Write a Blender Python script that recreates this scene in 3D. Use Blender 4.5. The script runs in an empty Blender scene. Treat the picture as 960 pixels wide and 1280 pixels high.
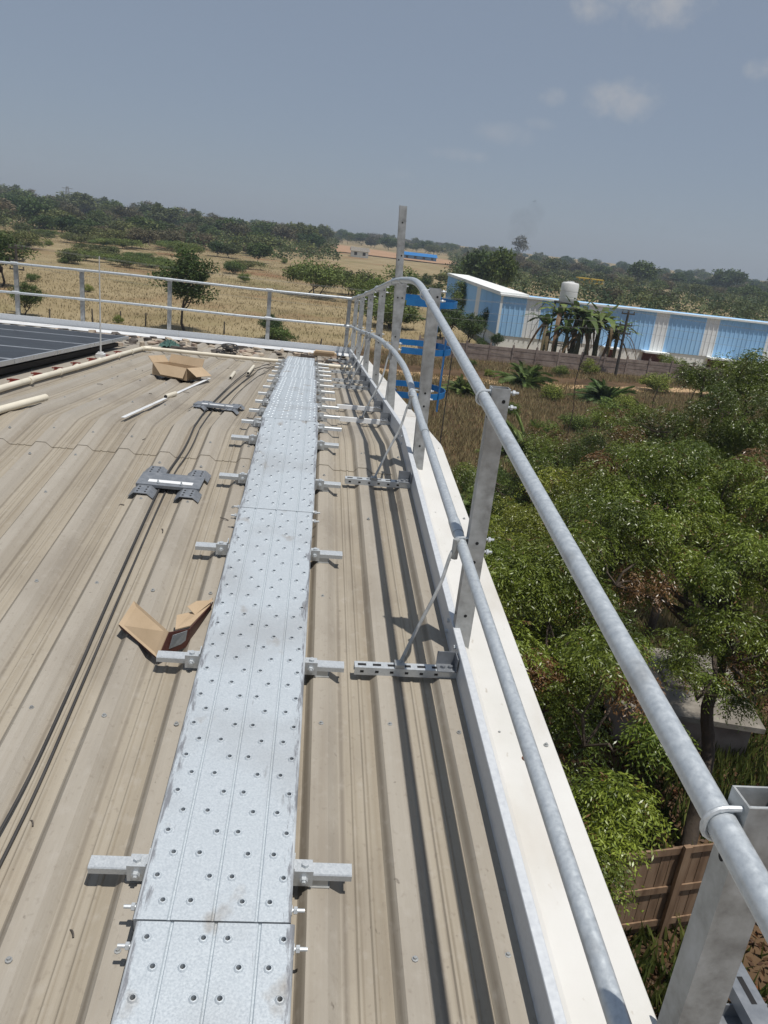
import bpy, math, random
import numpy as np
from mathutils import Matrix, Vector
random.seed(7); rng = np.random.default_rng(11)
R = math.radians
scn = bpy.context.scene
col = scn.collection

# ------------------------------------------------------------------ camera
F = 960.0                                     # focal length in photo pixels (960 x 1280)
EYE = np.array([0.0, 0.0, 8.2])
_n = np.array([0.115, 1.0, 0.3604]); _n /= np.linalg.norm(_n)
def _dc(u, v): return np.array([(u-480)/F, -(v-640)/F, -1.0])
_y = _dc(402, 285.03); _y -= _n*_y.dot(_n); _y /= np.linalg.norm(_y)
CM = np.array([np.cross(_y, _n), _y, _n])     # camera -> world
def ray(u, v): return CM @ _dc(u, v)
def onplane(u, v, p0, nn):
    d = ray(u, v); nn = np.array(nn, float)
    return EYE + d*((np.array(p0, float)-EYE).dot(nn)/d.dot(nn))
def onz(u, v, z=0.0): return onplane(u, v, (0, 0, z), (0, 0, 1))
def onx(u, v, x): return onplane(u, v, (x, 0, 0), (1, 0, 0))
def ony(u, v, y): return onplane(u, v, (0, y, 0), (0, 1, 0))
cd = bpy.data.cameras.new('camera'); cam = bpy.data.objects.new('camera', cd); col.objects.link(cam)
cd.sensor_fit = 'HORIZONTAL'; cd.sensor_width = 36; cd.lens = 36*F/960; cd.clip_start = 0.05; cd.clip_end = 6000
mw = Matrix([[*CM[0], 0], [*CM[1], 0], [*CM[2], EYE[2]], [0, 0, 0, 1]])
cam.matrix_world = mw
scn.camera = cam

# ------------------------------------------------------------------ sky, sun, exposure
SUN = Vector((0.205, -0.21, 1.0)).normalized()
w = bpy.data.worlds.new('World'); scn.world = w; w.use_nodes = True
nt = w.node_tree; N = nt.nodes; L = nt.links
bg = N['Background']
sky = N.new('ShaderNodeTexSky'); sky.sky_type = 'NISHITA'; sky.sun_disc = False
sky.sun_elevation = math.asin(SUN.z); sky.sun_rotation = math.atan2(SUN.x, SUN.y)
sky.altitude = 300; sky.air_density = 1.0; sky.dust_density = 0.8; sky.ozone_density = 1.0
tone = N.new('ShaderNodeMixRGB'); tone.blend_type = 'MULTIPLY'; tone.inputs[0].default_value = 1
tone.inputs[2].default_value = (0.98, 0.95, 1.02, 1)
L.new(sky.outputs[0], tone.inputs[1])
wash = N.new('ShaderNodeMixRGB'); wash.inputs[0].default_value = .72; L.new(tone.outputs[0], wash.inputs[1]); wash.inputs[2].default_value = (3.85, 4.6, 5.7, 1)   # grey-blue dry-season haze
prev = wash.outputs[0]
tc = N.new('ShaderNodeTexCoord')
cn = N.new('ShaderNodeTexNoise'); cn.inputs['Scale'].default_value = 26; cn.inputs['Detail'].default_value = 7; cn.inputs['Roughness'].default_value = .62
L.new(tc.outputs['Generated'], cn.inputs['Vector'])
def wmath(op, a, b):
    m = N.new('ShaderNodeMath'); m.operation = op
    for i, x in enumerate((a, b)):
        if x is None: continue
        if isinstance(x, (int, float)): m.inputs[i].default_value = x
        else: L.new(x, m.inputs[i])
    return m.outputs[0]
# small fair-weather clouds: centre pixel, half width, half height, opacity
for (cu, cv, hw, hh, op) in ((800, 2, 85, 26, .62), (783, 124, 48, 24, .55), (691, 120, 18, 11, .42), (954, 88, 20, 13, .5),
                             (572, 193, 38, 9, .26), (632, 167, 44, 13, .22), (674, 155, 20, 8, .22), (500, 218, 24, 8, .1)):
    d = ray(cu, cv); d /= np.linalg.norm(d)
    rt = np.cross(d, (0, 0, 1)); rt /= np.linalg.norm(rt); up = np.cross(rt, d)
    def dot(vec):
        m = N.new('ShaderNodeVectorMath'); m.operation = 'DOT_PRODUCT'
        L.new(tc.outputs['Generated'], m.inputs[0]); m.inputs[1].default_value = vec
        return m.outputs['Value']
    a = wmath('MULTIPLY', dot(tuple(rt)), F/hw); b = wmath('MULTIPLY', dot(tuple(up)), F/hh)
    r2 = wmath('ADD', wmath('MULTIPLY', a, a), wmath('MULTIPLY', b, b))
    front = wmath('GREATER_THAN', dot(tuple(d)), 0.5)
    e = wmath('SUBTRACT', 1.0, r2)
    e = wmath('ADD', e, wmath('MULTIPLY', wmath('SUBTRACT', cn.outputs[0], 0.5), 3.2))
    e = wmath('MULTIPLY', wmath('MULTIPLY', e, 0.55), front)
    mr = N.new('ShaderNodeMapRange'); mr.interpolation_type = 'SMOOTHSTEP'; L.new(e, mr.inputs[0]); mr.inputs[4].default_value = op
    mx = N.new('ShaderNodeMixRGB'); L.new(mr.outputs[0], mx.inputs[0]); L.new(prev, mx.inputs[1])
    mx.inputs[2].default_value = (7.2, 7.05, 7.0, 1); prev = mx.outputs[0]
L.new(prev, bg.inputs['Color']); bg.inputs['Strength'].default_value = 0.07
sd = bpy.data.lights.new('sun', 'SUN'); sun = bpy.data.objects.new('sun', sd); col.objects.link(sun)
sd.energy = 4.0; sd.angle = R(.53); sd.color = (1, .955, .89)
sun.rotation_euler = SUN.to_track_quat('Z', 'Y').to_euler(); sun.location = (0, 0, 60)
scn.view_settings.view_transform = 'Standard'; scn.view_settings.look = 'None'
scn.view_settings.exposure = 0.0; scn.view_settings.gamma = 1.0; scn.view_settings.use_curve_mapping = False
scn.cycles.max_bounces = 8; scn.cycles.transparent_max_bounces = 12; scn.cycles.volume_bounces = 0

# ------------------------------------------------------------------ materials
MATS = {}
def mat(name, cols, scale=5.0, rough=.6, metal=0.0, bump=0.0, stretch=(1, 1, 1), bscale=None, coord='pos', detail=6, spec=.5, lo=.3, hi=.7, rvar=.12):
    m = bpy.data.materials.new(name); m.use_nodes = True; t = m.node_tree; n = t.nodes; l = t.links
    bs = n['Principled BSDF']; bs.inputs['Roughness'].default_value = rough; bs.inputs['Metallic'].default_value = metal
    bs.inputs['Specular IOR Level'].default_value = spec
    if coord == 'pos': c = n.new('ShaderNodeNewGeometry').outputs['Position']
    else: c = n.new('ShaderNodeTexCoord').outputs['Object']
    mp = n.new('ShaderNodeMapping'); mp.inputs['Scale'].default_value = stretch; l.new(c, mp.inputs[0])
    nz = n.new('ShaderNodeTexNoise'); nz.inputs['Scale'].default_value = scale; nz.inputs['Detail'].default_value = detail; nz.inputs['Roughness'].default_value = .6
    l.new(mp.outputs[0], nz.inputs['Vector'])
    rp = n.new('ShaderNodeValToRGB'); l.new(nz.outputs[0], rp.inputs[0])
    els = rp.color_ramp.elements
    while len(els) < len(cols): els.new(.5)
    for i, cc in enumerate(cols):
        els[i].position = lo + (hi-lo)*i/max(1, len(cols)-1); els[i].color = (*cc, 1)
    l.new(rp.outputs[0], bs.inputs['Base Color'])
    if rvar:
        mr = n.new('ShaderNodeMapRange'); l.new(nz.outputs[0], mr.inputs[0]); mr.inputs[1].default_value = .3; mr.inputs[2].default_value = .7
        mr.inputs[3].default_value = max(.05, rough-rvar); mr.inputs[4].default_value = min(1, rough+rvar); l.new(mr.outputs[0], bs.inputs['Roughness'])
    if bump:
        n2 = n.new('ShaderNodeTexNoise'); n2.inputs['Scale'].default_value = bscale or scale*4; n2.inputs['Detail'].default_value = 5; l.new(mp.outputs[0], n2.inputs['Vector'])
        bp = n.new('ShaderNodeBump'); bp.inputs['Strength'].default_value = bump; bp.inputs['Distance'].default_value = .02; l.new(n2.outputs[0], bp.inputs['Height']); l.new(bp.outputs[0], bs.inputs['Normal'])
    m['bs'] = 1; MATS[name] = m; return m
def overlay(m, colr, scale, lo, hi, stretch=(1, 1, 1), amount=1.0, detail=4):
    """a second noise layer of stains over a material's base colour"""
    t = m.node_tree; n = t.nodes; l = t.links; bs = n['Principled BSDF']
    src = bs.inputs['Base Color'].links[0].from_socket
    g = n.new('ShaderNodeNewGeometry'); mp = n.new('ShaderNodeMapping'); mp.inputs['Scale'].default_value = stretch; l.new(g.outputs['Position'], mp.inputs[0])
    nz = n.new('ShaderNodeTexNoise'); nz.inputs['Scale'].default_value = scale; nz.inputs['Detail'].default_value = detail; l.new(mp.outputs[0], nz.inputs['Vector'])
    mr = n.new('ShaderNodeMapRange'); l.new(nz.outputs[0], mr.inputs[0]); mr.inputs[1].default_value = lo; mr.inputs[2].default_value = hi; mr.inputs[4].default_value = amount
    mx = n.new('ShaderNodeMixRGB'); l.new(mr.outputs[0], mx.inputs[0]); l.new(src, mx.inputs[1]); mx.inputs[2].default_value = (*colr, 1)
    l.new(mx.outputs[0], bs.inputs['Base Color'])
def leafmat(name, trans=.3, rough=.45, spec=.5):
    m = bpy.data.materials.new(name); m.use_nodes = True; t = m.node_tree; n = t.nodes; l = t.links
    bs = n['Principled BSDF']; bs.inputs['Roughness'].default_value = rough; bs.inputs['Specular IOR Level'].default_value = spec
    at = n.new('ShaderNodeVertexColor'); at.layer_name = 'Col'
    oi = n.new('ShaderNodeObjectInfo'); hs = n.new('ShaderNodeHueSaturation')
    mr = n.new('ShaderNodeMapRange'); l.new(oi.outputs['Random'], mr.inputs[0]); mr.inputs[3].default_value = .72; mr.inputs[4].default_value = 1.25; l.new(mr.outputs[0], hs.inputs['Value'])
    m2 = n.new('ShaderNodeMapRange'); l.new(oi.outputs['Random'], m2.inputs[0]); m2.inputs[3].default_value = .515; m2.inputs[4].default_value = .475; l.new(m2.outputs[0], hs.inputs['Hue'])
    l.new(at.outputs[0], hs.inputs['Color']); l.new(hs.outputs[0], bs.inputs['Base Color'])
    tr = n.new('ShaderNodeBsdfTranslucent'); l.new(hs.outputs[0], tr.inputs[0])
    mx = n.new('ShaderNodeMixShader'); mx.inputs[0].default_value = trans
    l.new(bs.outputs[0], mx.inputs[1]); l.new(tr.outputs[0], mx.inputs[2]); l.new(mx.outputs[0], n['Material Output'].inputs['Surface'])
    MATS[name] = m; return m

PITCH = 0.2105; RIB0 = 0.272
def roof_material():
    m = mat('roof_sheet', [(.275, .238, .182), (.325, .286, .225), (.365, .327, .265)], scale=1.0, rough=.62, stretch=(16, .35, 1), bump=.12, bscale=5, detail=8, spec=.3)
    t = m.node_tree; n = t.nodes; l = t.links; bs = n['Principled BSDF']
    src = bs.inputs['Base Color'].links[0].from_socket
    g = n.new('ShaderNodeNewGeometry'); sp = n.new('ShaderNodeSeparateXYZ'); l.new(g.outputs['Position'], sp.inputs[0])
    def mt(op, a, b=None, c=None):
        k = n.new('ShaderNodeMath'); k.operation = op
        for i, x in enumerate((a, b, c)):
            if x is None: continue
            if isinstance(x, (int, float)): k.inputs[i].default_value = x
            else: l.new(x, k.inputs[i])
        return k.outputs[0]
    ph = mt('FRACT', mt('DIVIDE', mt('ADD', sp.outputs[0], 100*PITCH-RIB0), PITCH))
    # weathered grey rib crowns (0.12 - 0.4 of the pitch)
    d = mt('ABSOLUTE', mt('SUBTRACT', ph, .27)); 
    mr = n.new('ShaderNodeMapRange'); l.new(d, mr.inputs[0]); mr.inputs[1].default_value = .32; mr.inputs[2].default_value = .14; mr.inputs[4].default_value = .45
    mx = n.new('ShaderNodeMixRGB'); l.new(mr.outputs[0], mx.inputs[0]); l.new(src, mx.inputs[1]); mx.inputs[2].default_value = (.34, .318, .285, 1)
    l.new(mx.outputs[0], bs.inputs['Base Color'])
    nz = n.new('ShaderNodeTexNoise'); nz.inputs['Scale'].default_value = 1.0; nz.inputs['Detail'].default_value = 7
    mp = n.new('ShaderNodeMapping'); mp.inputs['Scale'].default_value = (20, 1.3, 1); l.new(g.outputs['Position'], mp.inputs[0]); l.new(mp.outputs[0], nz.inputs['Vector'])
    d1 = mt('MINIMUM', mt('ABSOLUTE', mt('SUBTRACT', ph, .045)), mt('ABSOLUTE', mt('SUBTRACT', ph, .52)))  # dark lines: rib-flank shade painted into the colour, with grime at feet and creases
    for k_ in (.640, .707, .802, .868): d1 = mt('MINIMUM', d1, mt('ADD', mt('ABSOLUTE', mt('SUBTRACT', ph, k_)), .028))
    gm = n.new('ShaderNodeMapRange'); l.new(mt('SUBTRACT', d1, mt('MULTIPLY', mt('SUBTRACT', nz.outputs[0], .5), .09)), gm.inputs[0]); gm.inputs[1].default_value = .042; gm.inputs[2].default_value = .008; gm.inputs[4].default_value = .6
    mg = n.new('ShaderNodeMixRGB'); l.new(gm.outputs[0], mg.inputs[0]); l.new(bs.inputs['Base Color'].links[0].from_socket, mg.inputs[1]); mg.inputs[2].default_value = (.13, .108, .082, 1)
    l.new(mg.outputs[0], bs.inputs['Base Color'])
    overlay(m, (.21, .168, .118), 1.0, .52, .80, (28, .6, 1), .45, 6)       # dirt streaks down the slope
    overlay(m, (.40, .36, .295), 1.0, .55, .8, (9, .35, 1), .45, 5)          # chalky streaks
    overlay(m, (.18, .152, .12), 3.2, .50, .72, (1, .5, 1), .5, 12); overlay(m, (.17, .14, .11), 70.0, .60, .74, (1, .8, 1), .35, 5); overlay(m, (.40, .37, .325), 38.0, .56, .74, (1, .6, 1), .3, 6)          # blotches
    overlay(m, (.08, .065, .052), 34.0, .71, .76, (1, .8, 1), .6, 5)       # specks
    return m
roof_m = roof_material()
galv = mat('galvanised', [(.46, .49, .51), (.53, .56, .58), (.58, .61, .63)], scale=190, rough=.42, metal=.35, bump=.02, coord='obj', rvar=.12)
galv_dull = mat('galvanised_dull', [(.27, .275, .27), (.40, .41, .405), (.50, .51, .51)], scale=22, rough=.5, metal=.4, bump=.03, coord='obj', detail=9)
overlay(galv_dull, (.20, .19, .175), 7, .55, .72, (1, 1, .35), .6)
pipe_m = mat('galvanised_pipe', [(.42, .46, .49), (.51, .55, .58), (.59, .63, .655)], scale=85, rough=.42, metal=.4, bump=.02, detail=8)
overlay(pipe_m, (.30, .305, .305), 14, .60, .72, (1, .6, .6), .5, 8)
plank_m = mat('walkway_zinc', [(.455, .50, .535), (.52, .567, .60), (.58, .625, .655)], scale=210, rough=.46, metal=.3, bump=.02, coord='pos', rvar=.1)
overlay(plank_m, (.36, .37, .375), 3.2, .48, .70, (1, 1, 1), .5, 8)
overlay(plank_m, (.27, .215, .155), 7.5, .63, .72, (1, .7, 1), .6, 8)
overlay(plank_m, (.16, .155, .16), 30, .70, .78, (1, .25, 1), .6, 6)
def edge_scuffs(m):
    t = m.node_tree; n = t.nodes; l = t.links; bs = n['Principled BSDF']; src = bs.inputs['Base Color'].links[0].from_socket
    sp = n.new('ShaderNodeSeparateXYZ'); tcn = n.new('ShaderNodeTexCoord'); l.new(tcn.outputs['Object'], sp.inputs[0])
    k = n.new('ShaderNodeMath'); k.operation = 'SUBTRACT'; l.new(sp.outputs[0], k.inputs[0]); k.inputs[1].default_value = .1625
    k2 = n.new('ShaderNodeMath'); k2.operation = 'ABSOLUTE'; l.new(k.outputs[0], k2.inputs[0])
    g = n.new('ShaderNodeNewGeometry'); mp = n.new('ShaderNodeMapping'); mp.inputs['Scale'].default_value = (30, 5, 1); l.new(g.outputs['Position'], mp.inputs[0])
    nz = n.new('ShaderNodeTexNoise'); nz.inputs['Scale'].default_value = 1.6; nz.inputs['Detail'].default_value = 9; nz.inputs['Roughness'].default_value = .7; l.new(mp.outputs[0], nz.inputs['Vector'])
    e = n.new('ShaderNodeMapRange'); l.new(k2.outputs[0], e.inputs[0]); e.inputs[1].default_value = .125; e.inputs[2].default_value = .1625; e.inputs[3].default_value = -.12; e.inputs[4].default_value = .14
    ad = n.new('ShaderNodeMath'); l.new(nz.outputs[0], ad.inputs[0]); l.new(e.outputs[0], ad.inputs[1])
    th = n.new('ShaderNodeMapRange'); l.new(ad.outputs[0], th.inputs[0]); th.inputs[1].default_value = .55; th.inputs[2].default_value = .65; th.inputs[4].default_value = .8
    mx = n.new('ShaderNodeMixRGB'); l.new(th.outputs[0], mx.inputs[0]); l.new(src, mx.inputs[1]); mx.inputs[2].default_value = (.17, .17, .185, 1); l.new(mx.outputs[0], bs.inputs['Base Color'])
edge_scuffs(plank_m)
scuff = mat('scuffed_zinc', [(.22, .225, .235), (.42, .445, .465), (.52, .55, .57)], scale=26, rough=.45, metal=.3, stretch=(1, .28, 1), detail=7, lo=.40, hi=.62)
dark = mat('dark_hole', [(.012, .012, .013)]*2, rough=.8)
cream = mat('cream_paint', [(.58, .57, .53), (.62, .61, .58), (.64, .635, .61)], scale=2.6, rough=.5, bump=.03, bscale=5, detail=8)
overlay(cream, (.44, .39, .32), 4.5, .54, .78, (1, .35, 1), .55, 10); overlay(cream, (.36, .31, .25), 45, .68, .76, (1, .5, 1), .6, 5)
white_flash = mat('white_flashing', [(.62, .63, .64), (.74, .75, .75)], scale=3, rough=.5, detail=8)
overlay(white_flash, (.42, .38, .33), 5, .58, .74, (1, 1, 1), .5)
toe_m = mat('toe_board_zinc', [(.50, .525, .55), (.56, .585, .61), (.60, .625, .645)], scale=75, rough=.45, metal=.12, bump=.02)
pvc = mat('pvc_cream', [(.66, .60, .48), (.74, .69, .57)], scale=6, rough=.4)
card = mat('cardboard', [(.40, .295, .185), (.47, .355, .235)], scale=9, rough=.85, bump=.05)
card_in = mat('cardboard_print', [(.055, .018, .014), (.085, .03, .022)], scale=9, rough=.6)
card_lbl = mat('cardboard_label', [(.20, .22, .23), (.33, .35, .36)], scale=60, rough=.6)
cable_m = mat('cable_black', [(.03, .029, .028), (.055, .052, .05)], rough=.6)
tray_m = mat('tray_grey', [(.175, .19, .21), (.255, .27, .29)], scale=30, rough=.45, metal=.3)
white_m = mat('white_label', [(.72, .73, .73), (.78, .79, .79)], rough=.5)
pv_glass = mat('pv_glass', [(.018, .019, .022), (.028, .029, .033)], scale=3, rough=.35, spec=.28, rvar=.05)
alu = mat('aluminium', [(.50, .52, .54), (.60, .62, .64)], scale=12, rough=.35, metal=.6)
red_m = mat('red_paint', [(.17, .035, .025), (.25, .055, .04)], scale=9, rough=.6)
blue_m = mat('blue_paint', [(.012, .13, .36), (.018, .19, .48)], scale=7, rough=.42)
wall_m = mat('plaster_wall', [(.58, .56, .50), (.66, .64, .58)], scale=1.2, rough=.8)
conc = mat('precast_concrete', [(.17, .125, .105), (.26, .205, .175), (.33, .27, .235)], scale=2.4, rough=.85, bump=.15, bscale=14, detail=8)
slab_m = mat('slab_concrete', [(.13, .115, .095), (.20, .18, .15), (.30, .275, .235)], scale=2.5, rough=.85, detail=8)
bark = mat('bark', [(.045, .033, .024), (.085, .065, .048)], scale=9, rough=.9, bump=.4, bscale=25, coord='obj')
wood_m = mat('weathered_boards', [(.12, .07, .04), (.22, .14, .085), (.28, .19, .12)], scale=3.5, rough=.8, bump=.1, stretch=(2.5, 2.5, .35), detail=8)
clad_b = mat('blue_cladding', [(.32, .58, .88), (.38, .64, .92)], scale=.35, rough=.5, detail=8)
clad_w = mat('translucent_sheet', [(.78, .80, .80), (.84, .86, .86)], scale=.6, rough=.5)
fac_w = mat('factory_white', [(.76, .78, .76), (.82, .83, .81)], scale=.6, rough=.7)
overlay(clad_b, (.22, .36, .52), .5, .52, .72, (1, 1, .15), .5, 6)
overlay(fac_w, (.33, .32, .27), .9, .55, .75, (1, 1, .3), .5)
door_m = mat('maroon_shutter', [(.085, .022, .02), (.13, .04, .035)], scale=2, rough=.6)
tank_m = mat('tank_white', [(.66, .66, .64), (.74, .74, .72)], scale=2, rough=.5)
dark_fr = mat('dark_steel', [(.04, .035, .03), (.08, .07, .06)], scale=3, rough=.7)
yellow_m = mat('yellow_paint', [(.55, .36, .02), (.62, .42, .04)], scale=2, rough=.5)
rust_m = mat('rust', [(.09, .03, .014), (.16, .06, .03)], scale=40, rough=.9)
tile_m = mat('broken_tile', [(.30, .245, .185), (.42, .355, .275), (.20, .11, .085)], scale=7, rough=.85, bump=.15)
junk_m = mat('dark_debris', [(.05, .045, .04), (.12, .10, .085)], scale=12, rough=.8)
green_m = mat('green_cloth', [(.04, .10, .085), (.08, .16, .14)], scale=20, rough=.8)
wire_m = mat('weathered_wire', [(.20, .20, .19), (.26, .26, .25)], rough=.8)
rod_m = mat('pale_rod', [(.5, .5, .48), (.6, .6, .58)], rough=.5)
leaf_neem = leafmat('leaf_neem', .2, .38, .55)
leaf_far = leafmat('leaf_far', .22, .6, .3)
grass_m = leafmat('dry_grass', .3, .8, .15)

def ground_material():
    m = mat('ground_soil', [(.205, .158, .085), (.27, .213, .12), (.325, .262, .158)], scale=.11, rough=.95, bump=.5, bscale=2.2, detail=12, spec=.1)
    # green weeds and bare reddish earth in patches; the plot on the right is browner
    overlay(m, (.14, .135, .05), .06, .54, .70, (1, 1, 1), .65, 9)
    overlay(m, (.21, .105, .055), .05, .54, .68, (1, 1, 1), .75, 9)
    t = m.node_tree; n = t.nodes; l = t.links; bs = n['Principled BSDF']
    src = bs.inputs['Base Color'].links[0].from_socket
    g = n.new('ShaderNodeNewGeometry'); sp = n.new('ShaderNodeSeparateXYZ'); l.new(g.outputs['Position'], sp.inputs[0])
    def mt(op, a, b):
        k = n.new('ShaderNodeMath'); k.operation = op
        for i, x in enumerate((a, b)):
            if isinstance(x, (int, float)): k.inputs[i].default_value = x
            else: l.new(x, k.inputs[i])
        return k.outputs[0]
    # factor 1 inside the brown plot (x > -2, y < 58)
    fx = n.new('ShaderNodeMapRange'); l.new(sp.outputs[0], fx.inputs[0]); fx.inputs[1].default_value = -3; fx.inputs[2].default_value = 3
    fy = n.new('ShaderNodeMapRange'); l.new(sp.outputs[1], fy.inputs[0]); fy.inputs[1].default_value = 61; fy.inputs[2].default_value = 57
    fac = mt('MULTIPLY', fx.outputs[0], fy.outputs[0])
    nz = n.new('ShaderNodeTexNoise'); nz.inputs['Scale'].default_value = .55; nz.inputs['Detail'].default_value = 10; l.new(g.outputs['Position'], nz.inputs['Vector'])
    rp = n.new('ShaderNodeValToRGB'); l.new(nz.outputs[0], rp.inputs[0]); e = rp.color_ramp.elements
    e[0].position = .36; e[0].color = (.065, .042, .025, 1); e[1].position = .66; e[1].color = (.125, .08, .046, 1)
    x = e.new(.52); x.color = (.105, .068, .039, 1)
    mx = n.new('ShaderNodeMixRGB'); l.new(fac, mx.inputs[0]); l.new(src, mx.inputs[1]); l.new(rp.outputs[0], mx.inputs[2]); l.new(mx.outputs[0], bs.inputs['Base Color'])
    return m
ground_m = ground_material()
path_m = mat('dirt_path', [(.36, .235, .12), (.47, .32, .18)], scale=.8, rough=.95, detail=10, bump=.2, bscale=6)

# ------------------------------------------------------------------ mesh helpers
class MB:
    def __init__(s): s.v = []; s.f = []; s.m = []
    def add(s, vs, fs, mi=0):
        o = len(s.v); s.v += [tuple(map(float, p)) for p in vs]; s.f += [tuple(i+o for i in f) for f in fs]; s.m += [mi]*len(fs)
    def box(s, a, b, mi=0, mtx=None):
        (x0, y0, z0), (x1, y1, z1) = a, b
        vs = [(x0,y0,z0),(x1,y0,z0),(x1,y1,z0),(x0,y1,z0),(x0,y0,z1),(x1,y0,z1),(x1,y1,z1),(x0,y1,z1)]
        if mtx is not None: vs = [tuple(mtx @ Vector(p)) for p in vs]
        s.add(vs, [(3,2,1,0),(4,5,6,7),(0,1,5,4),(1,2,6,5),(2,3,7,6),(3,0,4,7)], mi)
    def tube(s, pts, r, seg=10, mi=0, cap=True):
        pts = [np.array(p, float) for p in pts]; k = len(pts)
        rs = r if hasattr(r, '__len__') else [r]*k
        o = len(s.v); up = None
        for i, p in enumerate(pts):
            d = pts[min(i+1, k-1)] - pts[max(i-1, 0)]; d /= (np.linalg.norm(d)+1e-9)
            if up is None:
                up = np.array([0, 0, 1.]) if abs(d[2]) < .9 else np.array([1., 0, 0])
            a = np.cross(d, up); a /= (np.linalg.norm(a)+1e-9); b = np.cross(a, d); up = b
            for j in range(seg):
                t = 2*math.pi*j/seg
                s.v.append(tuple(p + rs[i]*(math.cos(t)*a + math.sin(t)*b)))
        for i in range(k-1):
            for j in range(seg):
                s.f.append((o+i*seg+j, o+i*seg+(j+1) % seg, o+(i+1)*seg+(j+1) % seg, o+(i+1)*seg+j)); s.m.append(mi)
        if cap:
            s.f.append(tuple(o+j for j in range(seg))[::-1]); s.m.append(mi)
            s.f.append(tuple(o+(k-1)*seg+j for j in range(seg))); s.m.append(mi)
    def cyl(s, p, q, r, seg=10, mi=0): s.tube([p, q], r, seg, mi)
    def extrude(s, prof, y0, y1, closed=True, mi=0, fn=None, n=1, cap=True):
        """profile of (x,z) swept along y; fn maps (x,y,z) -> point"""
        o = len(s.v); k = len(prof); fn = fn or (lambda x, y, z: (x, y, z))
        for i in range(n+1):
            y = y0+(y1-y0)*i/n
            for (x, z) in prof: s.v.append(tuple(map(float, fn(x, y, z))))
        for i in range(n):
            for j in range(k if closed else k-1):
                s.f.append((o+i*k+j, o+i*k+(j+1) % k, o+(i+1)*k+(j+1) % k, o+(i+1)*k+j)); s.m.append(mi)
        if closed and cap:
            s.f.append(tuple(o+j for j in range(k))[::-1]); s.m.append(mi); s.f.append(tuple(o+n*k+j for j in range(k))); s.m.append(mi)
    def mesh(s, name, mats, smooth=False):
        me = bpy.data.meshes.new(name); me.from_pydata(s.v, [], s.f)
        for m in (mats if isinstance(mats, (list, tuple)) else [mats]): me.materials.append(m)
        me.polygons.foreach_set('material_index', s.m)
        if smooth:
            me.shade_smooth() if hasattr(me, 'shade_smooth') else None
            try: me.set_sharp_from_angle(angle=R(40))
            except Exception: pass
        me.update(); return me
    def build(s, name, mats, parent=None, smooth=False, loc=None):
        return link(name, s.mesh(name, mats, smooth), parent, loc)
def link(name, me, parent=None, loc=None):
    o = bpy.data.objects.new(name, me); col.objects.link(o)
    if parent is not None: o.parent = parent
    if loc is not None: o.location = tuple(loc)
    return o
def tag(o, label=None, cat=None, group=None, kind=None):
    if label: o['label'] = label
    if cat: o['category'] = cat
    if group: o['group'] = group
    if kind: o['kind'] = kind
    return o
def thing(name, label, cat, loc=(0, 0, 0), rz=0, group=None):
    o = bpy.data.objects.new(name, None); col.objects.link(o); o.location = tuple(loc); o.rotation_euler = (0, 0, rz); o.empty_display_size = .2
    return tag(o, label, cat, group)
def dup(root, loc, rz=0, label=None, group=None, scale=None):
    r = root.copy(); col.objects.link(r); r.location = tuple(loc); r.rotation_euler = (0, 0, rz)
    if scale is not None: r.scale = scale if hasattr(scale, '__len__') else (scale,)*3
    if label: r['label'] = label
    if group: r['group'] = group
    def rec(src, dst):
        for ch in [c for c in src.children]:
            c = ch.copy(); col.objects.link(c); c.parent = dst; c.matrix_parent_inverse = ch.matrix_parent_inverse.copy(); rec(ch, c)
    rec(root, r)
    return r
def np_mesh(name, V, k, mats, colors=None):
    """V: (n*k,3) vertices of n separate k-gons, colors (n,3)"""
    V = np.ascontiguousarray(V, np.float32); nv = len(V); n = nv//k
    me = bpy.data.meshes.new(name); me.vertices.add(nv); me.vertices.foreach_set('co', V.ravel())
    me.loops.add(nv); me.loops.foreach_set('vertex_index', np.arange(nv, dtype=np.int32))
    me.polygons.add(n); me.polygons.foreach_set('loop_start', np.arange(0, nv, k, dtype=np.int32))
    me.update(calc_edges=True)
    for m in (mats if isinstance(mats, (list, tuple)) else [mats]): me.materials.append(m)
    if colors is not None:
        ca = me.color_attributes.new('Col', 'FLOAT_COLOR', 'POINT')
        c = np.ones((nv, 4), np.float32); c[:, :3] = np.repeat(colors, k, axis=0); ca.data.foreach_set('color', c.ravel())
    return me
def unit(a): return a/(np.linalg.norm(a, axis=-1, keepdims=True)+1e-9)

# ------------------------------------------------------------------ the roof we stand on
YR = 4.45; S1 = 0.0963; S2 = -math.tan(R(4.8)); ZW0 = 6.70
def zw(y):                                         # top of the walkway
    return ZW0 + (S1*y if y <= YR else S1*YR + S2*(y-YR))
PAN = -0.11
def zp(y):                                         # roof pan, softened over the ridge
    z = zw(y)+PAN; t = abs(y-YR)
    if t < .05: z -= (.05-t)**2*(S1-S2)/(4*.05)
    return z
def ribh(x):
    q = (x-RIB0) % PITCH
    return float(np.interp(q, (0, .022, .070, .100), (0, .025, .025, 0))) if q < .100 else 0.0
def nearp(u, v, off=0): return onplane(u, v, (0, 0, ZW0+off), (0, -S1, 1))
def farp(u, v, off=0): return onplane(u, v, (0, YR, ZW0+S1*YR+off), (0, -S2, 1))

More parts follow.
